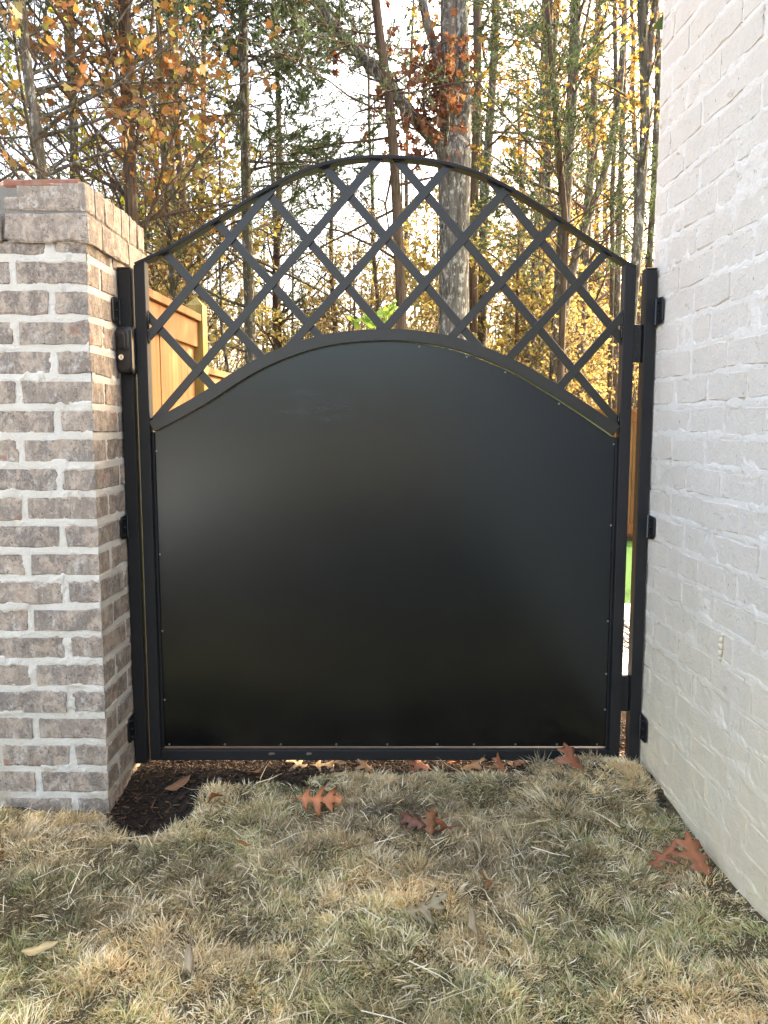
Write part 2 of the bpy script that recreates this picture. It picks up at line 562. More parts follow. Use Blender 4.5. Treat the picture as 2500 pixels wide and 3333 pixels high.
def rect_depth(u, v, rects):
    '''how far inside the nearest brick outline each point lies (negative in the joints).'''
    best = np.full(len(u), -1.0)
    for a0, a1, b0, b1 in rects:
        k = (u > a0 - .02) & (u < a1 + .02) & (v > b0 - .02) & (v < b1 + .02)
        if k.any():
            best[k] = np.maximum(best[k], np.minimum(np.minimum(u[k] - a0, a1 - u[k]), np.minimum(v[k] - b0, b1 - v[k])))
    return best
def sstep(x): x = np.clip(x, 0, 1); return x * x * (3 - 2 * x)
PITCH_Z, BH, JOINT = 0.0743, 0.0583, 0.016
Z0 = 0.048
rng = np.random.default_rng(11)

# --- pillar (front at y=1.985, right side at x=-0.745)
PX, PY, PW, PD = -0.745, 1.985, 0.47, 0.462
pillar = tag(empty('brick_pillar', (PX, PY, 0)), 'taupe brick pillar with thick white mortar left of the gate', 'brick pillar')
core = MB().box(-PW + 0.016, -0.016, 0.016, PD - 0.004, -0.12, 1.565)
for _k in range(-2, 20):
    _z = 0.048 + _k * 0.0743
    core.box(-PW + 0.01, -0.0018, 0.0018, PD - 0.006, _z - 0.0185, _z + 0.0015)
core.build('mortar_core', MORTAR, pillar)
B_VAR = {}
def brick_var(L, W, H, k):
    key = (round(L, 3), round(W, 3), round(H, 3), k)
    if key not in B_VAR:
        B_VAR[key] = brick_mesh('brick', L, W, H, hash(key) % 99991)
    return B_VAR[key]
def put_brick(L, W, H, x, y, z, parent, mat=None, rot=0.0, nvar=6):
    me = brick_var(L, W, H, int(rng.integers(nvar)))
    o = bpy.data.objects.new('brick', me)
    if not me.materials: me.materials.append(BRICK)
    COL.objects.link(o)
    o.parent = parent
    o.location = (x, y, z)
    o.rotation_euler = (rng.normal(0, 0.004), rng.normal(0, 0.005), rot + rng.normal(0, 0.004))
    if mat is not None:
        o.material_slots[0].link = 'OBJECT'; o.material_slots[0].material = mat
    return o
SL, HL = 0.178, 0.083
FR, SR = [], []
for k in range(-2, 20):
    z = Z0 + k * PITCH_Z
    H = BH if k < 19 else 0.030
    cl, cw = (SL, HL) if k % 2 == 0 else (HL, SL)
    dx = rng.normal(0, 0.002)
    put_brick(cl, cw, H, -cl, 0, z, pillar)                       # corner brick shows on both faces
    FR.append((-cl, 0.01, z, z + H)); SR.append((-.01, cw, z, z + H))
    x = -cl - JOINT - 0.003
    while x > -PW + 0.03:
        L = min(SL, x + PW)
        if L < 0.04: break
        put_brick(L, HL, H, x - L, rng.normal(0, 0.0012), z, pillar)
        FR.append((x - L, x, z, z + H))
        x -= L + JOINT + 0.003
    y = cw + JOINT
    seq = [SL, HL, SL] if k % 2 == 0 else [HL, SL, HL]
    for L in seq:
        L = min(L, PD - y)
        if L < 0.03: break
        put_brick(L, HL, H, rng.normal(0, 0.0012), y, z, pillar, rot=R(90))
        SR.append((y, y + L, z, z + H))
        y += L + JOINT
def pillar_mortar(u, v, rects, w):
    p = np.stack([u, v, np.full_like(u, w)], 1)
    n = fbm(p * 48, 3, 3); m = fbm(p * 130, 2, 8); big = fbm(p * 13, 2, 15)
    d = rect_depth(u, v, rects)
    rag = fbm(p * 75, 3, 19)
    return np.maximum(-0.0016 + 0.0012 * m, 0.0016 - 0.0016 * n - 0.0013 * m + 0.0105 * sstep((d + 0.008 * rag) / 0.010) - 0.0060 * sstep((big + .45 * n - 0.30) / 0.16))
noisy_sheet('mortar_face', (-PW, -0.002), (-0.10, 1.49), 0.004, lambda u, v: pillar_mortar(u, v, FR, 0.0), pillar, MORTAR)
noisy_sheet('mortar_face', (0.002, PD), (-0.10, 1.49), 0.004, lambda u, v: pillar_mortar(u, v, SR, 7.0), pillar, MORTAR, to3=lambda u, d, v: (-d, u, v))
# the cap: an overhanging stretcher course, then a rowlock course
cz = 1.488
MB().box(-PW + 0.0, 0.002, -0.002, PD - 0.004, cz + 0.006, 1.625).build('cap_mortar', GREYMORTAR, pillar, 0.004)
x = 0.012
for L in (0.205, 0.205, 0.06):
    put_brick(L, 0.09, 0.067, x - L, -0.013, cz, pillar, nvar=3); x -= L + 0.013
y = 0.09
for L in (0.20, 0.165):
    put_brick(L, 0.09, 0.067, 0.012, y, cz, pillar, rot=R(90), nvar=3); y += L + 0.010
k2 = M('red_brick_edge')
pp = k2.geo()
k2.set(color=k2.mix(k2.ramp(k2.noise(pp, 60, 5, 0.7), [(0.4, 0.0), (0.65, 0.8)]), (0.30, 0.125, 0.085), (0.30, 0.205, 0.155)), rough=0.95, spec=0.15)
k2.bump(k2.noise(pp, 150, 4, 0.7), 0.6, 0.004)
REDBRICK = k2.m
for x in (-0.196, -0.396):
    put_brick(0.184, 0.05, 0.032, x, -0.006, cz + 0.077, pillar, nvar=2)
    tag(put_brick(0.184, 0.05, 0.020, x, -0.0055, cz + 0.131, pillar, REDBRICK, nvar=2), 'brick with a bare red edge on the cap' if x > -0.2 else None)
y = -0.004
for i in range(7):
    w = 0.056
    put_brick(w, 0.17, 0.074 + rng.normal(0, 0.002), 0.006, y, cz + 0.074, pillar, rot=R(90), nvar=4)
    y += w + 0.0115

# --- house wall on the right, limewashed brick
HX, HY = 0.765, 2.245
house = tag(empty('house_wall', (HX, HY, 0), R(-88)), 'off white limewashed brick side wall of the house right of the gate', 'house wall')
MB().box(0.012, 11, 0.012, 9, -0.4, 2.8).build('wall_core', WALLM, house)
S1, ZT = 1.84, 2.46
WR = []
WV = [brick_mesh('brick', SL, 0.05, BH + 0.005, 300 + i, 0.0030, 0.0035) for i in range(9)]
WH = [brick_mesh('brick', HL, 0.05, BH + 0.005, 400 + i, 0.0030, 0.0035) for i in range(4)]
for me in WV + WH: me.materials.append(WALLB)
nb = 0
for k in range(-1, 33):
    z = Z0 + k * PITCH_Z
    s = 0.002
    first = True
    while s < S1 - 0.02:
        short = first and k % 2
        L = HL if short else SL
        me = (WH if short else WV)[int(rng.integers(4 if short else 9))]
        o = bpy.data.objects.new('brick', me)
        COL.objects.link(o)
        o.parent = house
        o.location = (s + rng.normal(0, 0.003), rng.normal(-0.0003, 0.0007), z + rng.normal(0, 0.0015))
        o.rotation_euler = (rng.normal(0.008, 0.010), rng.normal(0, 0.006), rng.normal(0, 0.006))
        WR.append((s, s + L, z, z + BH + 0.005))
        s += L + 0.010 + rng.normal(0, 0.001)
        first = False
        nb += 1
def wall_face(u, v):
    p = np.stack([u, v, np.full_like(u, 3.0)], 1)
    q = np.stack([u * 0.6, v * 1.6, np.full_like(u, 5.0)], 1)
    d = rect_depth(u, v, WR)
    return np.maximum(-0.0011 + 0.0006 * fbm(p * 120, 2, 44), 0.0006 - 0.0012 * fbm(q * 42, 3, 21) - 0.0008 * fbm(p * 120, 2, 22) - 0.0008 * fbm(p * 7, 2, 23) + 0.0055 * sstep((d + 0.006 * fbm(q * 60, 2, 33)) / 0.012) - 0.0052 * sstep((fbm(p * 12, 3, 29) - 0.12) / 0.22))
noisy_sheet('joint_face', (0.0, S1), (-0.15, ZT), 0.005, wall_face, house, WALLM)
# a sealant bead dribbled on one brick
bead = MB()
P = [(0.513, -0.001, 0.560), (0.513, -0.004, 0.548), (0.511, -0.005, 0.534), (0.512, -0.004, 0.518), (0.510, -0.005, 0.502), (0.508, -0.002, 0.488)]
for a, b, r1, r2 in zip(P[:-1], P[1:], (0.0030, 0.0048, 0.0050, 0.0050, 0.0042), (0.0048, 0.0050, 0.0050, 0.0042, 0.0018)):
    v = Vector(b) - Vector(a)
    bead.cyl(a, v, r1, v.length, 10, r2)
bead.build('sealant_bead', simple('cream_sealant', (0.66, 0.58, 0.44), 0.6), house, smooth=True)

# ------------------------------------------------------------------ the gate
GY = 2.2
T, TD = 0.0315, 0.038
TOP = [(-0.6949, 1.4835), (-0.6015, 1.5257), (-0.5395, 1.5594), (-0.4776, 1.5973), (-0.4161, 1.6318), (-0.3547, 1.6683), (-0.2935, 1.7017), (-0.2414, 1.7254), (-0.1764, 1.7482), (-0.1117, 1.7626), (-0.0471, 1.7695), (0.0, 1.7702), (0.0684, 1.7672), (0.1368, 1.7595), (0.2054, 1.7445), (0.2743, 1.7215), (0.3434, 1.6895), (0.413, 1.6509), (0.4828, 1.6088), (0.5532, 1.5631), (0.6238, 1.5184), (0.6711, 1.490), (0.7035, 1.476)]
MID = [(-0.668, 1.0445), (-0.6065, 1.0759), (-0.516, 1.1260), (-0.4257, 1.1835), (-0.3584, 1.2211), (-0.2916, 1.2504), (-0.2029, 1.2794), (-0.1144, 1.2957), (0.0, 1.3034), (0.0934, 1.2986), (0.187, 1.2836), (0.2668, 1.2599), (0.3612, 1.2217), (0.4324, 1.1837), (0.504, 1.1403), (0.5808, 1.0916), (0.6581, 1.04), (0.6715, 1.0305)]
gate = tag(empty('metal_gate', (0, GY, 0.04)), 'black metal arched garden gate with diagonal lattice over a solid sheet panel', 'gate')
gate_inv = Matrix.Translation((0, -GY, -0.04))
def gpart(mb, name, mat, **kw):
    mb.v = [(x, y - GY, z - 0.04) for x, y, z in mb.v]
    return mb.build(name, mat, gate, **kw)
def at_x(curve, x):
    c = np.array(curve); return float(np.interp(x, c[:, 0], c[:, 1]))
# stiles, cut to the slope of the top bar
gpart(MB().prism_y([(-0.697, 0.0405), (-0.697 + T, 0.0405), (-0.697 + T, 1.4905), (-0.697, 1.4765)], GY, GY + TD), 'stile', METAL, bevel=0.0022)
gpart(MB().prism_y([(0.7025 - T, 0.0405), (0.7025, 0.0405), (0.7025, 1.4705), (0.7025 - T, 1.4845)], GY, GY + TD), 'stile', METAL, bevel=0.0022)
gpart(MB().box(-0.697 + T + 0.0005, 0.7025 - T - 0.0005, GY + 0.0006, GY + TD - 0.001, 0.0405, 0.0405 + T), 'bottom_rail', METAL, bevel=0.0022)
tc = smooth_pts(TOP, 5)
nrm = np.gradient(tc, axis=0); nrm = np.stack([-nrm[:, 1], nrm[:, 0]], 1); nrm /= np.linalg.norm(nrm, axis=1)[:, None]
gpart(MB().strip_y(tc - nrm * 0.0095, tc, GY - 0.001, GY + TD + 0.001), 'top_arch', METAL, bevel=0.0016)
mc = smooth_pts(MID, 5)
nrm = np.gradient(mc, axis=0); nrm = np.stack([-nrm[:, 1], nrm[:, 0]], 1); nrm /= np.linalg.norm(nrm, axis=1)[:, None]
low = mc - nrm * 0.0315
gpart(MB().strip_y(low, mc, GY + 0.0008, GY + TD - 0.0008), 'middle_arch', BARMETAL, bevel=0.0022)
# the sheet: tight under the left half of the arch, a few millimetres short on the right
pl = [(-0.6654, 0.0755), (0.6709, 0.0755)]
arch = [(x, z - (0.0005 if x < 0.05 else min(0.0032, 0.0005 + (x - 0.05) * 0.02))) for x, z in low if -0.6635 < x < 0.668]
arch = [(-0.6654, arch[0][1] - 0.001)] + arch + [(0.6709, arch[-1][1] - 0.002)]
pl += arch[::-1]
gpart(MB().prism_y(pl, GY + 0.021, GY + 0.0235), 'panel', PANEL)
# angle trim that the sheet is screwed to
gpart(MB().box(-0.6652, -0.6585, GY + 0.0145, GY + 0.0208, 0.073, arch[0][1] - 0.002), 'trim', METAL, bevel=0.001)
gpart(MB().box(0.6645, 0.6705, GY + 0.0145, GY + 0.0208, 0.073, arch[-1][1] - 0.004), 'trim', METAL, bevel=0.001)
UP = [((-0.6561, 1.2918), (-0.3036, 1.691)), ((-0.6483, 1.0538), (-0.0254, 1.7544)), ((-0.2574, 1.2655), (0.1691, 1.7358)), ((0.0095, 1.3105), (0.3359, 1.6804)), ((0.1922, 1.2825), (0.4804, 1.6002)), ((0.3577, 1.2271), (0.6179, 1.5109)), ((0.5014, 1.1438), (0.665, 1.3333))]
DN = [((-0.6608, 1.3358), (-0.488, 1.1433)), ((-0.6111, 1.5122), (-0.3475, 1.2268)), ((-0.4683, 1.5976), (-0.1867, 1.2883)), ((-0.3143, 1.6642), (-0.0087, 1.3138)), ((-0.1604, 1.7401), (0.2589, 1.2652)), ((0.0364, 1.762), (0.6624, 1.0495)), ((0.2999, 1.7043), (0.6687, 1.2789))]
tcl = tc - nrm[:1] * 0
def clip_bar(a, b, w):
    """extend both ends of the bar's centre line until it meets the rails' middle lines."""
    a, b = np.array(a), np.array(b)
    d = (b - a) / np.linalg.norm(b - a)
    def inside(p):
        if p[0] < -0.697 + T * 0.6 or p[0] > 0.7025 - T * 0.6: return False
        return at_x(mc, p[0]) - 0.010 < p[1] < at_x(tc, p[0]) - 0.0035
    m = (a + b) / 2
    lo, hi = m.copy(), m.copy()
    while inside(hi + d * 0.001): hi = hi + d * 0.001
    while inside(lo - d * 0.001): lo = lo - d * 0.001
    return lo, hi, d
BW = 0.0235
def bar(a, b, y0, y1, name):
    lo, hi, d = clip_bar(a, b, BW)
    n = np.array([-d[1], d[0]]) * BW / 2
    # cut each long edge separately so that the ends follow the rails
    def edge(off):
        l2, h2, _ = clip_bar(np.array(a) + off, np.array(b) + off, BW)
        return l2, h2
    l1, h1 = edge(-n); l2, h2 = edge(n)
    poly = [tuple(l1), tuple(h1), tuple(h2), tuple(l2)]
    if (poly[1][0] - poly[0][0]) * (poly[2][1] - poly[0][1]) - (poly[1][1] - poly[0][1]) * (poly[2][0] - poly[0][0]) < 0: poly.reverse()
    gpart(MB().prism_y(poly, y0, y1), name, BARMETAL, bevel=0.0009, seg=1)
    return lo, hi
ends = []
for a, b in UP: ends += list(bar(a, b, GY + 0.010, GY + 0.0155, 'lattice_bar'))
for a, b in DN: ends += list(bar(a, b, GY + 0.0158, GY + 0.0213, 'lattice_bar'))
# weld beads where bars meet the frame
def weld(p, q, y, r, name='weld_bead'):
    p, q = Vector((p[0], y, p[1])), Vector((q[0], y, q[1]))
    L = (q - p).length
    n = max(4, int(L / 0.0035))
    vs, fs = [], []
    ax = (q - p).normalized(); quat = ax.to_track_quat('Z', 'Y')
    rows = []
    for i in range(n + 1):
        rr = r * (0.75 + 0.35 * random.random()) * (0.5 if i in (0, n) else 1)
        c = p.lerp(q, i / n)
        rows.append([c + quat @ Vector((rr * math.cos(t), rr * math.sin(t), 0)) for t in [2 * math.pi * k / 6 for k in range(6)]])
    for rw in rows: vs += rw
    for i in range(n):
        for k in range(6):
            j = (k + 1) % 6
            fs.append((6 * i + k, 6 * i + j, 6 * i + 6 + j, 6 * i + 6 + k))
    fs += [(5, 4, 3, 2, 1, 0), tuple(6 * n + k for k in range(6))]
    mb = MB(); mb.add(vs, fs)
    gpart(mb, name, WELD, smooth=True)
random.seed(4)
weld((-0.664, 1.352), (-0.663, 1.302), GY + 0.009, 0.0035)
weld((-0.664, 1.298), (-0.663, 1.263), GY + 0.009, 0.0035)
weld((-0.663, 1.055), (-0.662, 1.050), GY + 0.009, 0.0045)
weld((-0.655, 1.0505), (-0.615, 1.071), GY + 0.009, 0.0018)
weld((0.670, 1.345), (0.670, 1.312), GY + 0.009, 0.0032)
weld((0.670, 1.306), (0.670, 1.276), GY + 0.009, 0.0032)
weld((0.6695, 1.067), (0.6695, 1.040), GY + 0.009, 0.0035)
for e in ends:
    if e[1] > at_x(mc, e[0]) + 0.05 and abs(e[0]) < 0.63:
        x0, x1 = e[0] - 0.013, e[0] + 0.013
        weld((x0, at_x(tc, x0) - 0.0112), (x1, at_x(tc, x1) - 0.0112), GY + 0.009, 0.0022)
    elif abs(e[0]) < 0.63:
        x0, x1 = e[0] - 0.014, e[0] + 0.014
        weld((x0, at_x(mc, x0) + 0.0003), (x1, at_x(mc, x1) + 0.0003), GY + 0.0085, 0.0014)
# screws round the sheet
def screw(x, z, y=GY + 0.0205):
    mb = MB().cyl((x, y, z), (0, -1, 0), 0.0034, 0.0018, 8, 0.0024)
    gpart(mb, 'screw', SCREW)
for x in (-0.645, -0.478, -0.310, -0.143, 0.010, 0.160, 0.270, 0.395, 0.520, 0.640): screw(x, 0.0815)
for z in (0.98, 0.745, 0.46, 0.30, 0.19): screw(0.6605, z)
for z in (0.96, 0.66, 0.43, 0.22): screw(-0.6545, z)
for x in (0.10, 0.235, 0.345, 0.50): screw(x, at_x(low, x) - 0.010)
# mud flecks dried on the bottom rail
for x, w in ((-0.335, 0.010), (-0.224, 0.009)):
    mb = MB().prism_y([(x - w, 0.0600), (x - w * 0.2, 0.0575), (x + w, 0.0605), (x + w * 0.8, 0.0650), (x - w * 0.5, 0.0655)], GY - 0.0012, GY + 0.0002)
    gpart(mb, 'mud_fleck', simple('dried_mud', (0.16, 0.13, 0.11), 0.9))

# --- posts
def bracket(parent, x, z0, z1, side, name='wall_bracket'):
    """a bent tab: the flange lies flat on the masonry beside the post, with three bolts."""
    mb = MB()
    y0, y1 = GY - 0.052, GY + 0.004
    zc = (z0 + z1) / 2
    r = 0.009
    pr = [(y1, z0), (y0 + r, z0 + 0.004), (y0, z0 + 0.004 + r), (y0, z1 - r - 0.003), (y0 + r, z1 - 0.003), (y1, z1)]
    n = len(pr)
    xa, xb = (x, x + 0.005) if side < 0 else (x - 0.005, x)
    v = [(xa, y, z) for y, z in pr] + [(xb, y, z) for y, z in pr]
    f = [tuple(range(n)), tuple(range(2 * n - 1, n - 1, -1))] + [(i, n + i, n + (i + 1) % n, (i + 1) % n) for i in range(n)]
    mb.add(v, f)
    mb.v = [(a - parent.location.x, b - parent.location.y, c - parent.location.z) for a, b, c in mb.v]
    br = mb.build(name, GLOSS, parent, bevel=0.0012)
    for q in (-0.024, 0.0, 0.024):
        b = MB().cyl((xb if side < 0 else xa, GY - 0.026, zc + q), (-side, 0, 0), 0.0052, 0.005, 6)
        b.v = [(a_ - parent.location.x, b_ - parent.location.y, c_ - parent.location.z) for a_, b_, c_ in b.v]
        b.build('bolt', GLOSS, br)
    w = MB()
    for q in np.arange(z0 + 0.004, z1 - 0.004, 0.006):
        w.cyl(((xb if side < 0 else xa) - side * 0.0005, GY - 0.003, q), (0.1, 0, 1), 0.0042, 0.0055, 6, 0.0035)
    w.v = [(a_ - parent.location.x, b_ - parent.location.y, c_ - parent.location.z) for a_, b_, c_ in w.v]
    w.build('weld_bead', WELD, br)
    return br
def post(x0, x1, ztop, label, zb=0.030):
    p = tag(empty('gate_post', ((x0 + x1) / 2, GY, 0.0)), label, 'gate post', 'black square gate posts')
    h = (x1 - x0) / 2
    MB().box(-h, h, 0, 0.0385, zb, ztop - 0.004).build('tube', METAL, p, bevel=0.0025)
    MB().add([(-h, 0, 0), (h, 0, 0), (h, .0385, 0), (-h, .0385, 0), (-h + .004, .004, .008), (h - .004, .004, .008), (h - .004, .0345, .008), (-h + .004, .0345, .008)],
             [(0, 3, 2, 1), (4, 5, 6, 7), (0, 1, 5, 4), (1, 2, 6, 5), (2, 3, 7, 6), (3, 0, 4, 7)])
    c = MB().box(-h - 0.0004, h + 0.0004, -0.0004, 0.0389, ztop - 0.0038, ztop + 0.002).build('cap', GLOSS, p, bevel=0.002)
    return p
postl = post(-0.7425, -0.7065, 1.470, 'black square post on the brick pillar carrying the gate lock')
postr = post(0.7295, 0.7610, 1.468, 'black square hinge post against the off white house wall')
for z0, z1 in ((1.309, 1.387), (0.709, 0.779), (0.109, 0.188)):
    bracket(postl, -0.7445, z0, z1, -1)
    bracket(postr, 0.7645, z0, z1, 1)
# hinges between the gate and the right post
for z0, z1 in ((1.211, 1.317), (0.187, 0.296)):
    mb = MB().box(0.7030, 0.7285, GY + 0.012, GY + 0.031, z0, z1)
    mb.v = [(a - postr.location.x, b - GY, c) for a, b, c in mb.v]
    hg = mb.build('hinge', GLOSS, postr, bevel=0.003)
    mb = MB()
    for q in np.linspace(z0 + 0.018, z1 - 0.018, 8):
        mb.box(0.712, 0.718, GY + 0.0095, GY + 0.0122, q - 0.003, q + 0.003)
    mb.v = [(a - postr.location.x, b - GY, c) for a, b, c in mb.v]
    mb.build('adjuster_notch', GLOSS, hg, bevel=0.0008)
    for q in (z0 + 0.008, z1 - 0.008):
        mb = MB().cyl((0.720, GY + 0.0122, q), (0, -1, 0), 0.004, 0.003, 8)
        mb.v = [(a - postr.location.x, b - GY, c) for a, b, c in mb.v]
        mb.build('bolt', GLOSS, hg)
# --- the lock: a moulded body with a domed grip, a key cylinder and a striker on the gate side
def rounded(cx, cz, w, h, r, n=5):
    out = []
    for sx, sz, a0 in ((1, -1, -90), (1, 1, 0), (-1, 1, 90), (-1, -1, 180)):
        for i in range(n):
            a = R(a0 + 90 * i / (n - 1))
            out.append((cx + sx * (w / 2 - r) + r * math.cos(a), cz + sz * (h / 2 - r) + r * math.sin(a)))
    return out
def loft(sections):
    mb = MB(); n = len(sections[0][0]); v, f = [], []
    for poly, y in sections: v += [(x, y, z) for x, z in poly]
    for s in range(len(sections) - 1):
        for i in range(n):
            j = (i + 1) % n
            f.append((s * n + i, s * n + j, (s + 1) * n + j, (s + 1) * n + i))
    f += [tuple(range((len(sections) - 1) * n, len(sections) * n)), tuple(range(n - 1, -1, -1))]
    return mb.add(v, f)
lx = postl.location.x
def lpart(mb, name, mat, parent=None, **kw):
    mb.v = [(a - lx, b - GY, c) for a, b, c in mb.v]
    return mb.build(name, mat, parent or postl, **kw)
lcx, lcz = -0.7195, 1.2430
latch = lpart(loft([(rounded(lcx, lcz, 0.047, 0.130, 0.010), GY - 0.0003), (rounded(lcx, lcz, 0.047, 0.130, 0.010), GY - 0.020),
                    (rounded(lcx - 0.001, lcz, 0.043, 0.125, 0.012), GY - 0.030), (rounded(lcx - 0.002, lcz, 0.034, 0.112, 0.012), GY - 0.034)]), 'lock', GLOSS, bevel=0.001)
lpart(loft([(rounded(lcx - 0.004, 1.2685, 0.034, 0.062, 0.012), GY - 0.0335), (rounded(lcx - 0.004, 1.2685, 0.033, 0.061, 0.012), GY - 0.0365),
            (rounded(lcx - 0.004, 1.2685, 0.028, 0.056, 0.011), GY - 0.0375)]), 'grip_rim', GLOSS, latch, bevel=0.0008)
lpart(loft([(rounded(lcx - 0.005, 1.2660, 0.021, 0.048, 0.009), GY - 0.0373), (rounded(lcx - 0.005, 1.2660, 0.019, 0.046, 0.009), GY - 0.044),
            (rounded(lcx - 0.005, 1.2660, 0.012, 0.038, 0.006), GY - 0.047)]), 'grip', METAL, latch, smooth=False, bevel=0.001)
lpart(MB().cyl((lcx - 0.0075, GY - 0.0335, 1.2215), (0, -1, 0), 0.0108, 0.003, 20, 0.0102), 'cylinder_collar', GLOSS, latch)
lpart(MB().cyl((lcx - 0.0075, GY - 0.0364, 1.2215), (0, -1, 0), 0.0078, 0.0022, 20, 0.0072), 'lock_cylinder', CHROME, latch)
lpart(MB().box(lcx - 0.0085, lcx - 0.0065, GY - 0.0390, GY - 0.0384, 1.217, 1.226), 'keyhole', WELD, latch)
lpart(MB().box(lcx - 0.0215, lcx + 0.021, GY - 0.0312, GY - 0.0295, 1.2015, 1.2027), 'seam', WELD, latch)
mb = MB().box(-0.7055, -0.6985, GY + 0.0005, GY + 0.030, 1.176, 1.308)
mb.v = [(a, b - GY, c - 0.04) for a, b, c in mb.v]
mb.build('striker_plate', GLOSS, gate, bevel=0.0015)

# ------------------------------------------------------------------ yard behind the gate
def sheet(name, x0, x1, y0, y1, lift, mat, n=24):
    xs, ys = np.linspace(x0, x1, n), np.linspace(y0, y1, n)
    X, Y = np.meshgrid(xs, ys)
    v = np.stack([X.ravel(), Y.ravel(), height(X.ravel(), Y.ravel()) + lift], 1)
    i = np.arange(n * n).reshape(n, n)
    f = np.stack([i[:-1, :-1], i[:-1, 1:], i[1:, 1:], i[1:, :-1]], -1).reshape(-1, 4)
    return tag(link(name, np_mesh(name, v, [f], smooth=True), mat), kind='structure')
kt = M('green_turf'); kt.set(color=kt.ramp(kt.noise(kt.geo(), 60, 5, 0.75), [(0.3, (0.030, 0.085, 0.018)), (0.7, (0.085, 0.20, 0.045))]), rough=0.9, spec=0.1)
kt.bump(kt.noise(kt.geo(), 120, 4, 0.7), 0.9, 0.03)
sheet('turf_lawn', -1.0, 9, 4.81, 10.30, 0.012, kt.m)
kc = M('pale_concrete'); kc.set(color=kc.ramp(kc.noise(kc.geo(), 12, 5, 0.7), [(0.3, (0.47, 0.47, 0.46)), (0.7, (0.56, 0.56, 0.55))]), rough=0.9)
for nm, y0, y1, z in (('concrete_edging', 4.39, 4.80, -0.105), ('concrete_walk', 2.95, 3.50, -0.035)):
    tag(MB().box(0.2, 7, y0, y1, z - 0.10, z + 0.02).build(nm, kc.m, bevel=0.006), kind='structure')
tag(MB().box(-12, -1.95, -13, 0.9, -0.10, 0.035).build('unseen_bounce_slab', kc.m, bevel=0.01), kind='structure')  # slab added out of view to bounce sunlight onto the gate and wall
kp = M('pebbles'); kp.set(color=kp.tint(), rough=0.8)
rg = np.random.default_rng(5)
NP = 1500
pc = np.stack([rg.uniform(0.5, 2.2, NP), rg.uniform(3.5, 4.39, NP)], 1)
ico = np.array([(0, 0, 1), (1, 0, 0), (0, 1, 0), (-1, 0, 0), (0, -1, 0), (0, 0, -1)], float)
fi = np.array([(0, 1, 2), (0, 2, 3), (0, 3, 4), (0, 4, 1), (5, 2, 1), (5, 3, 2), (5, 4, 3), (5, 1, 4)])
sz = rg.uniform(0.012, 0.03, (NP, 1, 1)) * rg.uniform(0.7, 1.3, (NP, 6, 3))
pv = (ico[None] * sz * (1, 1, 0.7)); pv[:, :, 0] += pc[:, :1]; pv[:, :, 1] += pc[:, 1:]; pv[:, :, 2] += height(pc[:, 0], pc[:, 1])[:, None] + 0.008
pt = np.repeat(rg.uniform(0.10, 0.6, (NP, 1, 1)) * np.array((1, 0.95, 0.88)), 6, 1)
tag(link('gravel', np_mesh('gravel', pv.reshape(-1, 3), [(fi[None] + 6 * np.arange(NP)[:, None, None]).reshape(-1, 3)], pt.reshape(-1, 3)), kp.m), kind='stuff')

# --- cedar fences
def fence(name, label, panels, posts, parent_rot, origin, board=0.1405):
    """panels: (s0, s1, zbase0, zbase1, ztop). Local x runs along the fence, the fair face looks to local -y."""
    f = tag(empty(name, origin, parent_rot), label, 'fence', 'cedar board fences round the yard')
    rgf = np.random.default_rng(int(abs(origin[1]) * 10))
    for (s0, s1, zb0, zb1, zt) in panels:
        n = max(1, int(round((s1 - s0) / board)))
        w = (s1 - s0) / n
        for i in range(n):
            a = s0 + i * w
            zb = zb0 + (zb1 - zb0) * (i + 0.5) / n
            MB().box(0.0012, w - 0.0018, rgf.normal(0, 0.0015), 0.018, 0, zt - 0.05 - zb).build('board', BOARD, f, bevel=0.0015, seg=1).location = (a, 0, zb)
        MB().box(0, s1 - s0, -0.021, -0.002, 0, 0.135).build('trim_board', RAIL, f, bevel=0.002, seg=1).location = (s0, 0, zt - 0.185)
        MB().box(0, s1 - s0, -0.021, -0.002, 0, 0.135).build('trim_board', RAIL, f, bevel=0.002, seg=1).location = (s0, 0, max(zb0, zb1) + 0.06)
        MB().box(0, s1 - s0, -0.042, 0.06, 0, 0.038).build('cap_rail', RAIL, f, bevel=0.002, seg=1).location = (s0, 0, zt - 0.046)
    for (s, zb, zt) in posts:
        h = 0.045
        p = MB().box(-h, h, -0.048, 0.042, 0, zt - zb - 0.05)
        p.add([(-h, -0.048, zt - zb - 0.05), (h, -0.048, zt - zb - 0.05), (h, 0.042, zt - zb - 0.05), (-h, 0.042, zt - zb - 0.05), (0, -0.003, zt - zb)], [(0, 1, 4), (1, 2, 4), (2, 3, 4), (3, 0, 4)])
        p.build('post', POST, f).location = (s, 0, zb)
    return f
# left run: along +Y at x about -1.1, fair face to +x  (local x -> +Y, local -y -> +x)
hz = lambda y: float(height(np.array([-1.0]), np.array([y]))[0])
fence('board_fence', 'tall golden cedar board fence seen through the left of the gate lattice',
      [(0.0, 1.86, hz(2.5), hz(4.3), 1.650)] + [(1.95 + 1.15 * i, 1.95 + 1.15 * i + 1.06, hz(4.45 + 1.15 * i), hz(5.5 + 1.15 * i), 1.375 - 0.075 * i) for i in range(5)],
      [(1.905, hz(4.4), 1.745)] + [(1.905 + 1.15 * (i + 1), hz(5.5 + 1.15 * i), 1.46 - 0.075 * i) for i in range(5)],
      R(87.2), (-1.135, 2.46, 0))
bz = -0.475
fence('board_fence', 'cedar board fence across the far end of the yard by the house corner',
      [(2.4 * i, 2.4 * i + 2.3, bz, bz, 1.275) for i in range(4)], [(2.4 * i - 0.05, bz, 1.30) for i in range(5)], 0.0, (-0.5, 10.36, 0))

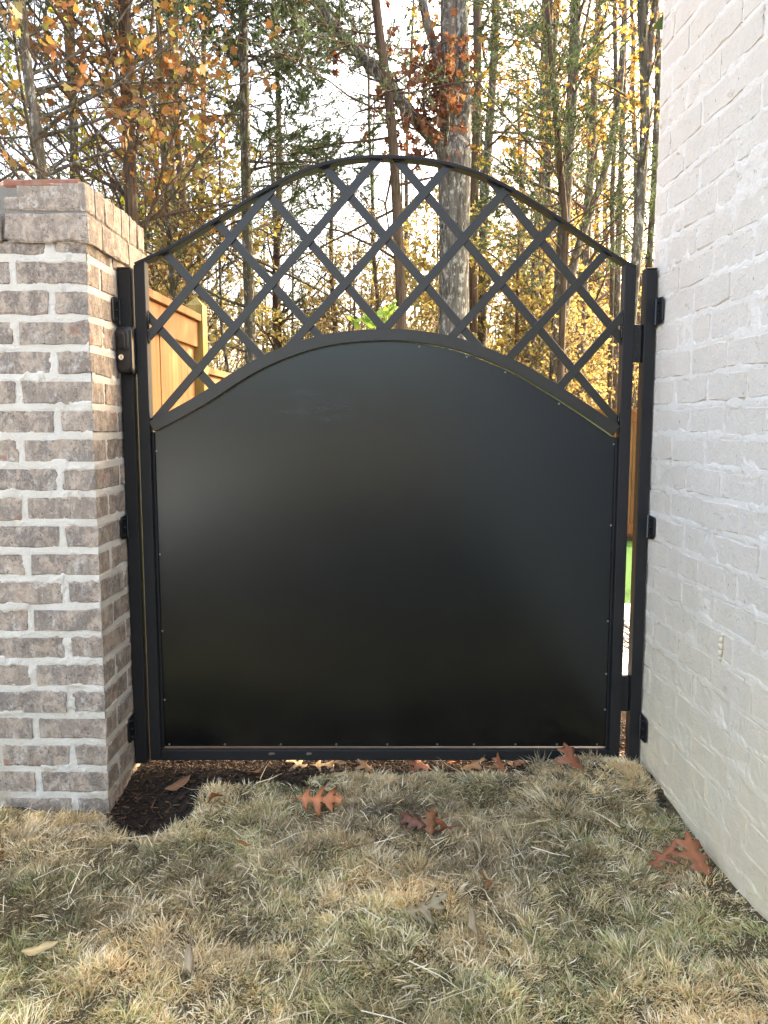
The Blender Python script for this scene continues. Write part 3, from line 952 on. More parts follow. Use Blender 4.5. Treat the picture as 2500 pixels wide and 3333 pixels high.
# ------------------------------------------------------------------ vegetation machinery
def unit(v): return v / np.maximum(np.linalg.norm(v, axis=-1, keepdims=True), 1e-9)

def tubes(P, Rr, sides=4):
    """P (N,k,3), Rr (N,k) -> verts, quads."""
    N, k, _ = P.shape
    t = np.gradient(P, axis=1)
    t = unit(t)
    ref = np.where(np.abs(t[:, :1, 2:3]) > 0.9, np.array([[[1.0, 0, 0]]]), np.array([[[0, 0, 1.0]]]))
    u = unit(np.cross(t, np.broadcast_to(ref, t.shape)))
    w = np.cross(t, u)
    a = 2 * np.pi * np.arange(sides) / sides
    ring = u[:, :, None, :] * np.cos(a)[None, None, :, None] + w[:, :, None, :] * np.sin(a)[None, None, :, None]
    V = P[:, :, None, :] + ring * Rr[:, :, None, None]
    i = np.arange(N * k * sides).reshape(N, k, sides)
    A, B = i[:, :-1, :], i[:, 1:, :]
    q = np.stack([A, np.roll(A, -1, 2), np.roll(B, -1, 2), B], -1).reshape(-1, 4)
    return V.reshape(-1, 3), q

def sample(P, Rr, t):
    """points/tangents/radii on polylines P (N,k,3) at t (N,m) in 0..1."""
    N, k, _ = P.shape
    f = t * (k - 1)
    i = np.clip(np.floor(f).astype(int), 0, k - 2)
    w = (f - i)[..., None]
    n = np.arange(N)[:, None]
    a, b = P[n, i], P[n, i + 1]
    r = Rr[n, i] * (1 - w[..., 0]) + Rr[n, i + 1] * w[..., 0]
    return a * (1 - w) + b * w, unit(b - a), r

def children(rg, P, Rr, m, t0, t1, length, ang, up=0.0, k=4, wob=0.12, rfac=0.5, taper=0.4, rmin=0.0015, tfall=0.5, flat=0.0):
    """m side shoots on every polyline."""
    N = len(P)
    t = t0 + (t1 - t0) * (np.arange(m)[None] + rg.uniform(0, 1, (N, m))) / m
    p, d, r = sample(P, Rr, t)
    rv = rg.normal(0, 1, p.shape)
    rv[..., 2] *= (1 - flat)
    s = unit(rv - (rv * d).sum(-1, keepdims=True) * d)
    a = R(1) * rg.normal(ang, ang * 0.22, (N, m, 1))
    dirv = unit(d * np.cos(a) + s * np.sin(a))
    L = length * (1 - tfall * (t - t0) / max(t1 - t0, 1e-6)) * rg.uniform(0.6, 1.25, (N, m))
    p, dirv, L, r = p.reshape(-1, 3), dirv.reshape(-1, 3), L.ravel(), r.ravel()
    pts = [p]
    cur = dirv
    for i in range(1, k):
        cur = unit(cur + rg.normal(0, wob, cur.shape) + np.array([0, 0, up / k]))
        pts.append(pts[-1] + cur * (L / (k - 1))[:, None])
    Q = np.stack(pts, 1)
    r0 = np.maximum(r * rfac, rmin)
    q = np.linspace(1, taper, k)[None] * r0[:, None]
    return Q, np.maximum(q, rmin * 0.7)

LEAF = {
    'kite': np.array([(0, 0), (0.28, 0.45), (0, 1), (-0.28, 0.45)], float),
    'oval': np.array([(0, 0), (0.26, 0.25), (0.30, 0.6), (0, 1), (-0.30, 0.6), (-0.26, 0.25)], float),
    'star': np.array([(0, 0), (0.22, 0.10), (0.46, 0.20), (0.36, 0.42), (0.46, 0.66), (0.20, 0.64), (0, 1), (-0.20, 0.64), (-0.46, 0.66), (-0.36, 0.42), (-0.46, 0.20), (-0.22, 0.10)], float),
    'lobed': np.array([(0, 0), (0.10, 0.22), (0.38, 0.36), (0.12, 0.46), (0.40, 0.70), (0.12, 0.72), (0, 1), (-0.12, 0.72), (-0.40, 0.70), (-0.12, 0.46), (-0.38, 0.36), (-0.10, 0.22)], float),
    'spray': np.array([(0, 0), (0.16, 0.3), (0.06, 0.55), (0, 1), (-0.17, 0.62), (-0.07, 0.3)], float),
}
def leaves(rg, pos, size, shape, cols, colw=None, droop=0.6, along=None, curl=0.25, jit=0.18):
    """one lobed face per leaf."""
    S = LEAF[shape]
    n, m = len(pos), len(S)
    if along is None:
        d = rg.normal(0, 1, (n, 3)); d[:, 2] -= droop
    else:
        d = along + rg.normal(0, 0.45, (n, 3)); d[:, 2] -= droop * 0.3
    d = unit(d)
    s = unit(np.cross(d, rg.normal(0, 1, (n, 3))))
    nn = np.cross(s, d)
    z = size * rg.uniform(0.65, 1.2, (n, 1))
    V = pos[:, None] + z[:, None] * (S[None, :, :1] * s[:, None] + S[None, :, 1:] * d[:, None] + (curl * (S[None, :, :1] ** 2) * 2 - curl * 0.5 * (S[None, :, 1:] ** 2)) * nn[:, None])
    f = (np.arange(n * m).reshape(n, m))
    cols = np.array(cols, float)
    ci = rg.choice(len(cols), n, p=colw)
    c = cols[ci] * rg.uniform(1 - jit, 1 + jit, (n, 1)) * rg.uniform(0.93, 1.07, (n, 3))
    return V.reshape(-1, 3), f, np.repeat(c, m, 0)

def trunk_line(rg, h, lean=0.03, k=10, wob=0.03):
    z = np.linspace(-0.2, h, k)
    x = np.cumsum(rg.normal(0, wob, k)) + lean * z * rg.normal()
    y = np.cumsum(rg.normal(0, wob, k)) + lean * z * rg.normal()
    return np.stack([x - x[0], y - y[0], z], 1)

BARK_GREY = bark_mat('grey_bark', (0.038, 0.034, 0.028), (0.125, 0.113, 0.098), 26, 0.1, 0.2)
BARK_OAK = bark_mat('oak_bark', (0.034, 0.031, 0.029), (0.150, 0.142, 0.134), 34, 0.22, 0.0, 0.10)
BARK_CEDAR = bark_mat('cedar_bark', (0.042, 0.029, 0.023), (0.125, 0.090, 0.072), 34, 0.0, 0.15, 0.07)
BARK_DARK = bark_mat('dark_bark', (0.036, 0.031, 0.025), (0.105, 0.092, 0.074), 26, 0.25, 0.55)
TWIG = simple('twig_bark', (0.120, 0.088, 0.064), 0.9, 0, 0.1)
TWIG_DARK = simple('dark_twig_bark', (0.095, 0.073, 0.055), 0.9, 0, 0.1)
FOLIAGE = leaf_mat('autumn_leaf', 0.5, 0.6, 1.2)
CEDARLEAF = leaf_mat('cedar_spray', 0.3, 0.7, 1.3)
GOLD = [(0.32, 0.215, 0.058), (0.35, 0.25, 0.072), (0.29, 0.160, 0.050), (0.23, 0.115, 0.042), (0.225, 0.21, 0.070)]
ORANGE = [(0.255, 0.125, 0.055), (0.275, 0.170, 0.066), (0.205, 0.092, 0.050), (0.255, 0.215, 0.080), (0.19, 0.185, 0.080)]
RUST = [(0.150, 0.058, 0.038), (0.185, 0.075, 0.045), (0.115, 0.045, 0.034), (0.22, 0.115, 0.066)]
CEDAR = [(0.050, 0.082, 0.048), (0.068, 0.104, 0.060), (0.085, 0.115, 0.055), (0.060, 0.085, 0.060)]
LIME = [(0.40, 0.40, 0.07), (0.30, 0.34, 0.07), (0.50, 0.44, 0.09)]

def merge(parts):
    V, F, n = [], {}, 0
    for v, f in parts:
        V.append(v)
        F.setdefault(f.shape[1], []).append(f + n)
        n += len(v)
    return np.vstack(V), [np.vstack(x) for x in F.values()]

def tube_obj(name, P, Rr, sides, mat, parent, kind=None):
    v, q = tubes(P, Rr, sides)
    o = link(name, np_mesh(name, v, [q], smooth=sides > 4), mat, parent)
    if kind: o['kind'] = kind
    return o

def rough_trunk(pts, radii, rg, sides=14, amp=0.10):
    c = smooth_pts(np.column_stack([pts, radii]), 6)
    P, r = c[None, :, :3], c[None, :, 3]
    v, q = tubes(P, r, sides)
    ctr = np.repeat(P[0], sides, 0)
    n = fbm(np.column_stack([unit(v - ctr)[:, :2] * 2.2, v[:, 2] * 1.2]), 2, int(rg.integers(999)))
    v = ctr + (v - ctr) * (1 + amp * n[:, None])
    return v, q, c

def hero_trunk(name, pts, radii, mat, parent, rg, sides=14, amp=0.10):
    v, q, c = rough_trunk(pts, radii, rg, sides, amp)
    link(name, np_mesh(name, v, [q], smooth=True), mat, parent)
    return c

def root_of(pts, dz=0.0):
    """carry a trunk polyline seen in the photo down to the ground."""
    p = np.array(pts, float)
    if p[0, 2] > p[-1, 2]: p = p[::-1]
    a, b = p[0], p[1]
    d = (b - a) / (b[2] - a[2])
    zg = float(height(np.array([a[0]]), np.array([a[1]]))[0]) - 0.15
    base = a + d * 0.35 * (zg - a[2]); base[2] = zg
    return np.vstack([base, p])

def hero(name, label, cat, Yd, xz, r0, r1, bark, group=None, extra_top=3.0, dy=0.0, seed=1, sides=12, amp=0.1):
    p = root_of([(x, Yd, z) for x, z in xz])
    d = unit(p[-1] - p[-2])
    p = np.vstack([p, p[-1] + d * extra_top * 0.5, p[-1] + d * extra_top])
    rg = np.random.default_rng(seed)
    p[:, 1] += np.cumsum(rg.normal(0, 0.03, len(p)))
    o = empty(name, tuple(p[0]))
    tag(o, label, cat, group)
    p = p - p[0]
    h = p[:, 2] / p[-1, 2]
    rad = r0 + (r1 - r0) * h
    c = hero_trunk('trunk', p, rad, bark, o, rg, sides, amp)
    return o, c[None, :, :3], c[None, :, 3], rg

def branch_parts(o, P, Rr, subs, mat, sides=5, name='branch'):
    """every first-order branch an object of its own, carrying its own shoots."""
    for i in range(len(P)):
        v, q = tubes(P[i:i + 1], Rr[i:i + 1], sides)
        link(name, np_mesh(name, v, [q], smooth=True), mat, o)

def foliage_obj(o, V, F, T, mat, name='foliage'):
    ob = link(name, np_mesh(name, V, [F], T), mat, o)
    ob['kind'] = 'stuff'
    return ob

# ------------------------------------------------------------------ hero trees
# young maple at the left, its orange leaves hanging in front of the woods
o, TP, TR, rg = hero('maple_tree', 'slim grey maple above the brick pillar with big orange and yellow leaves', 'tree', 7.6,
                     [(-3.3663, 5.276), (-3.3196, 4.3485), (-3.273, 3.8953), (-3.2406, 3.3094), (-3.2468, 2.4541)], 0.055, 0.040, BARK_GREY, extra_top=3.2, seed=3, amp=0.08)
B1, R1 = children(rg, TP, TR, 54, 0.20, 0.97, 2.3, 72, 0.1, 6, 0.10, 0.42, 0.3, 0.004, 0.35)
keep = (B1[:, -1, 0] > -0.9) & (B1[:, -1, 1] < 1.2)
B1, R1 = B1[keep], R1[keep]
branch_parts(o, B1, R1, None, BARK_GREY, 5)
B2, R2 = children(rg, B1, R1, 8, 0.2, 1.0, 0.75, 48, -0.15, 4, 0.15, 0.55, 0.4, 0.0022)
B3, R3 = children(rg, B2, R2, 4, 0.3, 1.0, 0.26, 45, -0.3, 3, 0.15, 0.6, 0.5, 0.0014)
v, f = merge([tubes(B2, R2, 3), tubes(B3, R3, 3)])
tag(link('twigs', np_mesh('twigs', v, f), TWIG, o), kind='stuff')
tp = np.concatenate([B3[:, -1], B3[:, 1], B2[:, -1], B3[:, -1] + rg.normal(0, .04, (len(B3), 3))])
td = np.concatenate([unit(B3[:, -1] - B3[:, 0])] * 2 + [unit(B2[:, -1] - B2[:, 0])] + [unit(B3[:, -1] - B3[:, 0])])
wx = tp + np.array(o.location)
# leaves thin out towards the right and downwards, as on the tree
px = wx[:, 0] / wx[:, 1]; pz = (wx[:, 2] - 1.03) / wx[:, 1]
dens = np.clip(1.25 - 2.3 * np.clip(px + 0.40, 0, 1) - 4.5 * np.clip(0.37 - pz, 0, 1), 0.0, 1)
k = rg.uniform(0, 1, len(tp)) < dens
tp, td = tp[k], td[k]
order = np.argsort(tp[:, 1]); tp, td = tp[order], td[order]
near = min(240, len(tp) // 2)
V, F, C = leaves(rg, tp[near:], 0.085, 'star', ORANGE, [.34, .24, .2, .14, .08], 0.9, td[near:])
foliage_obj(o, V, F, C, FOLIAGE)
V, F, C = leaves(rg, tp[:near], 0.09, 'star', ORANGE, [.34, .24, .2, .14, .08], 0.9, td[:near])
m = F.shape[1]
for i in range(near):
    a = V[i * m:(i + 1) * m]
    ob = link('leaf', np_mesh('leaf', a - a[0], [np.arange(m)[None]], C[i * m:(i + 1) * m]), FOLIAGE, o)
    ob.location = a[0]

def cedar(name, label, Yd, xz, r0, r1, bark, nb, L1, ang, up, t0, green_z, seed, extra=2.5, nspray=9, bare=0.12, size=0.085, group=None, amp=0.1, L2=0.85):
    o, TP, TR, rg = hero(name, label, 'tree', Yd, xz, r0, r1, bark, group, extra, seed=seed, amp=amp)
    B1, R1 = children(rg, TP, TR, nb, t0, 0.99, L1, ang, up, 7, 0.10, 0.30, 0.25, 0.004, 0.55)
    branch_parts(o, B1, R1, None, bark, 4)
    B2, R2 = children(rg, B1, R1, 10, 0.15, 1.0, L2, 38, up * 0.8, 4, 0.16, 0.5, 0.4, 0.0028)
    B3, R3 = children(rg, B2, R2, 5, 0.2, 1.0, 0.34, 40, up * 0.6, 3, 0.18, 0.6, 0.5, 0.0018)
    v, f = merge([tubes(B2, R2, 3), tubes(B3, R3, 3)])
    tag(link('twigs', np_mesh('twigs', v, f), TWIG_DARK if bark is BARK_DARK else TWIG, o), kind='stuff')
    zz = B3[:, -1, 2] + o.location.z
    pr = np.clip((zz - green_z) / 1.2 + 0.2, 0, 1) * (1 - bare) + bare * 0.4
    k = rg.uniform(0, 1, len(zz)) < pr
    b = B3[k]
    t = rg.uniform(0.1, 1.05, (len(b), nspray))
    p, d, _ = sample(b, R3[k], t)
    p = p.reshape(-1, 3); d = d.reshape(-1, 3)
    V, F, C = leaves(rg, p, size, 'spray', CEDAR, None, 0.2, d, jit=0.25)
    foliage_obj(o, V, F, C, CEDARLEAF)
    return o

cedar('cedar_tree', 'brown barked cedar behind the pillar with many bare upswept branches', 8.2,
      [(-2.614, 5.5253), (-2.6098, 5.2664), (-2.6181, 4.1663), (-2.593, 3.1691), (-2.5878, 2.3791)], 0.080, 0.05, BARK_CEDAR, 54, 2.9, 50, 0.45, 0.14, 4.6, 21, nspray=15, bare=0.10, size=.058)
cedar('cedar_tree', 'dark straight trunked tree with blue green sprays left of the gate peak', 10.5,
      [(-1.7864, 6.676), (-1.7841, 5.8964), (-1.7878, 4.1792), (-1.7722, 1.7849)], 0.075, 0.055, BARK_DARK, 52, 2.1, 78, 0.0, 0.22, 3.9, 22, nspray=34, bare=0.03, size=.07)
cedar('cedar_tree', 'reddish stringy barked cedar rising just right of the gate peak', 9.2,
      [(-0.1369, 6.0736), (-0.0495, 5.3922), (0.0446, 4.7987), (0.1086, 4.1455), (0.1745, 3.0152), (0.2093, 2.0131)], 0.068, 0.042, BARK_CEDAR, 26, 2.4, 80, -0.05, 0.2, 3.9, 23, nspray=15, bare=0.10, size=.058)
cedar('cedar_tree', 'slender red stemmed cedar with pale green sprays right of the big oak', 10.5,
      [(2.3191, 4.2957), (2.398, 3.5921), (2.392, 2.8776), (2.3889, 1.5386)], 0.055, 0.035, BARK_CEDAR, 22, 1.5, 62, 0.15, 0.3, 2.8, 24, 2.2, nspray=20, bare=0.1, size=.06)

# the big oak: one bole that forks, a long lichened limb to the left, rusty leaves still on it
OY = 9.6
o = tag(empty('oak_tree', (0.855, OY, -0.62)), 'big pale barked forked oak with rusty leaves behind the right of the gate peak', 'tree')
rg = np.random.default_rng(8)
L = lambda pts, y=0.0: np.array([(x - 0.855, y + 0.04 * math.sin(3 * z), z + 0.62) for x, z in pts])
hero_trunk('trunk', L([(0.875, -0.75), (0.870, 0.3), (0.865, 1.3), (0.857, 2.28), (0.846, 3.37), (0.838, 3.95), (0.836, 4.30), (0.838, 4.46)]), np.array([.225, .20, .19, .183, .180, .190, .196, .12]), BARK_OAK, o, rg, 22, 0.07)
hero_trunk('stem', L([(0.815, 3.7), (0.792, 4.281), (0.7591, 4.9625), (0.7548, 5.43), (0.7506, 5.89), (0.7459, 6.39), (0.72, 8.2)]), np.array([.13, .125, .105, .095, .09, .087, .06]), BARK_OAK, o, rg, 16, 0.08)
hero_trunk('stem', L([(0.875, 3.7), (0.905, 4.281), (0.9306, 4.86), (0.9019, 5.43), (0.8836, 5.89), (0.8752, 6.39), (0.90, 8.6)], 0.05), np.array([.14, .135, .118, .105, .10, .096, .07]), BARK_OAK, o, rg, 16, 0.08)
limb = L([(0.80, 4.05), (0.7209, 4.27), (0.5264, 4.4919), (0.2775, 4.754), (0.0685, 5.0145), (-0.1612, 5.2217), (-0.514, 5.5819), (-0.756, 5.8881), (-0.8882, 6.192)], -0.08)
cl = hero_trunk('limb', limb, np.array([.11, .095, .085, .078, .072, .066, .058, .050, .03]), BARK_OAK, o, rg, 12, 0.08)
limb2 = L([(0.735, 4.75), (0.7073, 4.973), (0.5959, 5.3821), (0.497, 5.6863), (0.4199, 6.0383), (0.3757, 6.3375), (0.2, 7.2)], -0.10)
cl2 = hero_trunk('limb', limb2, np.array([.07, .062, .054, .050, .046, .042, .02]), BARK_OAK, o, rg, 10, 0.08)
hero_trunk('limb', L([(0.0676, 5.03), (-0.08, 5.235), (-0.2134, 5.245), (-0.4028, 5.1681)], -0.12), np.array([.045, .036, .03, .024]), BARK_OAK, o, rg, 8, 0.1)
for nm, c, mm, n1, t0 in (('limb', cl, 26, .75, .10), ('limb', cl2, 12, .7, .05)):
    P1, Q1 = c[None, :, :3], c[None, :, 3]
    B1, R1 = children(rg, P1, Q1, mm, t0, 0.98, n1, 62, 0.1, 5, 0.16, 0.25, 0.3, 0.004, 0.2)
    branch_parts(o, B1, R1, None, BARK_OAK, 4)
    B2, R2 = children(rg, B1, R1, 6, 0.15, 1.0, 0.34, 48, -0.2, 3, 0.15, 0.5, 0.5, 0.002)
    v, f = merge([tubes(B2, R2, 3)])
    tag(link('twigs', np_mesh('twigs', v, f), TWIG_DARK, o), kind='stuff')
    q, dd, _ = sample(B2, R2, rg.uniform(0.3, 1.0, (len(B2), 5)))
    q = q.reshape(-1, 3); dd = dd.reshape(-1, 3)
    kk = fbm(q * 1.9 + 4.4, 2, 77) > -0.10
    V, F, C = leaves(rg, q[kk], 0.125, 'lobed', RUST, None, 1.0, dd[kk], curl=0.5)
    foliage_obj(o, V, F, C, FOLIAGE)
# a spray of rusty leaves on the fork itself
n = 260
q = np.stack([rg.normal(0.62, 0.16, n) - 0.855, rg.normal(-0.28, 0.10, n), rg.normal(4.95, 0.30, n) + 0.62], 1)
B = np.stack([np.column_stack([q[:, 0] * 0.5 - 0.06, q[:, 1] * 0.45, q[:, 2] - 0.22]), q * np.array([.85, .85, 1]) + np.array([0, 0, -.05]), q], 1)[::4]
tag(link('twigs', np_mesh('twigs', *((lambda a: (a[0], [a[1]]))(tubes(B, np.full(B.shape[:2], 0.003), 3)))), TWIG_DARK, o), kind='stuff')
V, F, C = leaves(rg, q, 0.125, 'lobed', RUST, None, 1.0, curl=0.5)
foliage_obj(o, V, F, C, FOLIAGE)

def hardwood(name, label, Yd, xz, r0, r1, bark, nb, L1, ang, up, t0, seed, cols, extra=3.0, nleaf=3, size=0.085, leaf_z=0.0, shape='lobed', group=None, dens=1.0, fork=None, amp=0.09, m2=6, colw=None):
    o, TP, TR, rg = hero(name, label, 'tree', Yd, xz, r0, r1, bark, group, extra, seed=seed, amp=amp)
    B1, R1 = children(rg, TP, TR, nb, t0, 0.99, L1, ang, up, 6, 0.10, 0.36, 0.3, 0.004, 0.3)
    if fork is not None:
        f = np.array(fork, float); f = np.column_stack([f[:, 0], np.full(len(f), Yd), f[:, 1]]) - np.array(o.location)
        hero_trunk('stem', f, np.linspace(r1 * 1.0, r1 * 0.7, len(f)), bark, o, rg, 10, amp)
    branch_parts(o, B1, R1, None, bark, 4)
    B2, R2 = children(rg, B1, R1, m2, 0.15, 1.0, 0.6, 45, up * .5, 4, 0.15, 0.5, 0.4, 0.0028)
    B3, R3 = children(rg, B2, R2, 4, 0.2, 1.0, 0.25, 45, 0, 3, 0.15, 0.6, 0.5, 0.0018)
    v, f = merge([tubes(B2, R2, 3), tubes(B3, R3, 3)])
    tag(link('twigs', np_mesh('twigs', v, f), TWIG_DARK, o), kind='stuff')
    p, d, _ = sample(B3, R3, rg.uniform(0.3, 1.05, (len(B3), nleaf)))
    p, d = p.reshape(-1, 3), d.reshape(-1, 3)
    k = (rg.uniform(0, 1, len(p)) < dens) & (p[:, 2] + o.location.z > leaf_z) & (fbm(p * 0.9, 2, seed) > -0.12)
    V, F, C = leaves(rg, p[k], size, shape, cols, colw, 0.7, d[k], curl=0.4)
    foliage_obj(o, V, F, C, FOLIAGE)
    return o

G = None
hardwood('oak_tree', 'straight brown trunk standing closest to the right of the big forked oak', 13, [(1.4659, 8.02), (1.4955, 6.3553), (1.4666, 4.5668), (1.4597, 2.7202)], .085, .06, BARK_CEDAR, 18, 1.5, 62, .1, .35, 31, GOLD, nleaf=4, size=.10)
hardwood('oak_tree', 'greenish grey leaning trunk second to the right of the big forked oak', 14, [(1.9094, 8.558), (1.8967, 7.3686), (1.8172, 5.771), (1.7555, 4.4462), (1.7558, 2.6883)], .092, .06, BARK_DARK, 24, 2.0, 58, .1, .4, 32, GOLD, nleaf=4, size=.10)
hardwood('oak_tree', 'distant grey trunk amid golden leaves halfway between the oak and the house', 16, [(3.217, 9.6334), (3.2473, 7.5842), (3.2608, 5.8288), (3.413, 2.5537)], .095, .06, BARK_GREY, 28, 2.2, 60, .1, .35, 33, GOLD, nleaf=5, size=.105)
hardwood('oak_tree', 'grey golden leaved oak with a leaning side stem over the right of the arch', 12, [(2.8177, 7.4825), (2.8186, 6.4631), (2.7474, 4.7623), (2.7021, 3.5514), (2.6377, 1.8927)], .11, .065, BARK_GREY, 26, 1.9, 55, .2, .35, 34, GOLD, nleaf=4, size=.095, leaf_z=4.2,
         fork=[(2.72, 2.6), (2.86, 3.4), (3.02, 4.0), (3.28, 4.75), (3.45, 5.6), (3.52, 6.6)])
hardwood('oak_tree', 'thin pale pole tree left of the mottled grey trunk near the house corner', 14, [(4.1219, 8.558), (4.1471, 7.1429), (4.1513, 5.6166), (4.1444, 3.6533), (4.1706, 1.6257)], .062, .045, BARK_GREY, 20, 1.3, 50, .25, .4, 35, GOLD, nleaf=4, size=.09, leaf_z=5.0)
hardwood('oak_tree', 'thinner curved pole tree just left of its pale twin near the house corner', 14.3, [(4.0038, 8.558), (4.0802, 6.765), (4.0674, 5.2289), (4.1092, 3.9717), (4.13, 2.0)], .05, .035, BARK_GREY, 16, 1.2, 50, .25, .4, 36, GOLD, nleaf=4, size=.09, leaf_z=5.2)
hardwood('oak_tree', 'mottled grey forked trunk rising behind the hinge post', 9.5, [(2.9306, 6.1383), (2.9919, 5.6357), (3.0821, 4.6635), (3.0637, 3.9847), (3.0391, 3.4549), (2.9997, 2.7017), (2.949, 1.2661)], .066, .050, BARK_GREY, 14, 1.0, 50, .3, .42, 37, GOLD, nleaf=3, size=.085, leaf_z=3.9, dens=.6,
         fork=[(3.07, 5.10), (3.10, 5.45), (3.135, 5.8), (3.15, 6.4), (3.2, 7.4)])
hardwood('oak_tree', 'dark thin trunk hugging the edge of the house wall', 10.5, [(3.5107, 6.676), (3.5697, 5.784), (3.5914, 5.3881), (3.5757, 4.8739), (3.565, 4.0624), (3.5358, 3.2363), (3.5414, 1.7849)], .050, .036, BARK_DARK, 14, .9, 55, .2, .4, 38, GOLD, nleaf=3, size=.085, leaf_z=4.5, dens=.6)
hardwood('maple_tree', 'thin dark sapling with lime yellow leaves between the pillar trees', 10.2, [(-3.87, 6.2), (-3.90, 4.5), (-3.83, 3.2), (-3.78, 2.2)], .045, .03, BARK_DARK, 26, 1.3, 55, .2, .2, 39, LIME, nleaf=4, size=.085, shape='oval')
hardwood('maple_tree', 'second thin dark sapling with orange leaves beside the brown cedar', 11.0, [(-3.0, 6.2), (-2.98, 4.5), (-2.93, 3.2), (-2.9, 2.2)], .05, .03, BARK_DARK, 26, 1.4, 55, .2, .2, 40, ORANGE, nleaf=3, size=.085, shape='lobed')

# leafy green shrub seen low through the middle of the lattice
sh = tag(empty('green_shrub', (-0.07, 5.2, float(height(np.array([-0.07]), np.array([5.2]))[0]))), 'bright green leafy shrub seen through the middle of the lattice', 'shrub')
rg = np.random.default_rng(12)
st = np.stack([np.linspace((0, 0, -.05), (rg.normal(0, .09), rg.normal(0, .08), rg.uniform(1.75, 2.0)), 6) + rg.normal(0, .012, (6, 3)) for _ in range(6)])
sr = np.tile(np.linspace(.009, .003, 6), (6, 1))
for i in range(6):
    v, q = tubes(st[i:i + 1], sr[i:i + 1], 5)
    link('stem', np_mesh('stem', v, [q], smooth=True), TWIG, sh)
B2, R2 = children(rg, st, sr, 16, .3, 1, .22, 50, .3, 3, .1, .5, .5, .0014)
tag(link('twigs', np_mesh('twigs', *((lambda a: (a[0], [a[1]]))(tubes(B2, R2, 3)))), TWIG, sh), kind='stuff')
p, d, _ = sample(B2, R2, rg.uniform(.2, 1.05, (len(B2), 7)))
V, F, C = leaves(rg, p.reshape(-1, 3), .062, 'oval', [(.16, .27, .05), (.21, .32, .07), (.12, .22, .05)], None, .1, d.reshape(-1, 3))
foliage_obj(sh, V, F, C, FOLIAGE)

# ------------------------------------------------------------------ the woods behind, tree by tree
def proto(seed, h, r, nb, L1, ang, up, t0, m2, m3, nleaf, size, shape, cols, bark, dens, patch=-0.1, L2=.8, colw=None, droop=.7):
    rg = np.random.default_rng(seed)
    t = trunk_line(rg, h)
    v, q, c = rough_trunk(t, np.linspace(r, r * .35, len(t)), rg, 8, .08)
    tm = np_mesh('trunk', v, [q], smooth=True); tm.materials.append(bark)
    TP, TR = c[None, :, :3], c[None, :, 3]
    B1, R1 = children(rg, TP, TR, nb, t0, .99, L1, ang, up, 5, .12, .36, .3, .005, .4)
    B2, R2 = children(rg, B1, R1, m2, .15, 1, L2, 45, up * .6, 4, .16, .5, .4, .0035)
    B3, R3 = children(rg, B2, R2, m3, .2, 1, .35, 45, 0, 3, .16, .6, .5, .0025)
    v, f = merge([tubes(B1, R1, 4), tubes(B2, R2, 3), tubes(B3, R3, 3)])
    bm_ = np_mesh('branches', v, f); bm_.materials.append(TWIG_DARK)
    p, d, _ = sample(B3, R3, rg.uniform(.2, 1.05, (len(B3), nleaf)))
    p, d = p.reshape(-1, 3), d.reshape(-1, 3)
    k = (rg.uniform(0, 1, len(p)) < dens) & (fbm(p * .8, 2, seed) > patch)
    V, F, C = leaves(rg, p[k], size, shape, cols, colw, droop, d[k], curl=.35)
    fm = np_mesh('foliage', V, [F], C); fm.materials.append(CEDARLEAF if cols is CEDAR else FOLIAGE)
    return tm, bm_, fm

def place(pr, name, x, y, s, rz, label, group):
    z = float(height(np.array([x]), np.array([y]))[0])
    o = empty(name, (x, y, z), rz)
    o.scale = (s, s, s)
    tag(o, label, 'tree', group)
    for nm, me in zip(('trunk', 'branches', 'foliage'), pr):
        ob = bpy.data.objects.new(nm, me); COL.objects.link(ob); ob.parent = o
        if nm != 'trunk': ob['kind'] = 'stuff'
    return o
gold = [proto(101 + i, 12.5, .12, 30, 2.3, 55, .2, .25, 6, 4, 3, .11, 'lobed', GOLD, BARK_GREY, .85) for i in range(3)]
bare = [proto(111 + i, 13, .085, 22, 1.6, 45, .3, .3, 6, 4, 2, .10, 'lobed', [(.45, .24, .05), (.36, .15, .05), (.52, .36, .06)], BARK_DARK, .16) for i in range(3)]
sap = [proto(121 + i, 5.0, .035, 30, 1.25, 60, .2, .06, 6, 4, 5, .085, 'oval', [(.33, .265, .115), (.37, .30, .13), (.30, .215, .095), (.24, .235, .105)], BARK_GREY, .8, -.2, .5) for i in range(3)]
brush = [proto(131 + i, 3.6, .03, 34, 1.2, 62, .25, .04, 7, 4, 4, .07, 'oval', [(.34, .265, .12), (.38, .30, .14), (.28, .205, .095)], BARK_GREY, .5, -.25, .55) for i in range(2)]
ced = [proto(141 + i, 8.5, .10, 46, 1.7, 75, .05, .1, 8, 4, 10, .075, 'spray', CEDAR, BARK_CEDAR, .9, -.25, .7, None, .2) for i in range(2)]
orng = [proto(151 + i, 9.0, .07, 30, 1.7, 55, .2, .2, 6, 4, 3, .095, 'lobed', ORANGE, BARK_GREY, .7) for i in range(2)]
rg = np.random.default_rng(99)
KINDS = {
    'golden_oak': (gold, 'oak_tree', 'tall golden leaved oak standing back in the sunlit woods', 'golden oaks in the woods'),
    'bare': (bare, 'bare_tree', 'tall slender nearly bare tree back in the woods', 'slender bare trees in the woods'),
    'sapling': (sap, 'beech_sapling', 'low yellow leaved sapling in the understory of the woods', 'yellow saplings in the understory'),
    'brush': (brush, 'brush_sapling', 'small twiggy sapling with few tan leaves low in the woods', 'twiggy saplings in the understory'),
    'cedar': (ced, 'cedar_tree', 'bushy dark green cedar back in the woods', 'green cedars in the woods'),
    'orange': (orng, 'maple_tree', 'orange leaved maple back in the woods', 'orange maples in the woods'),
}
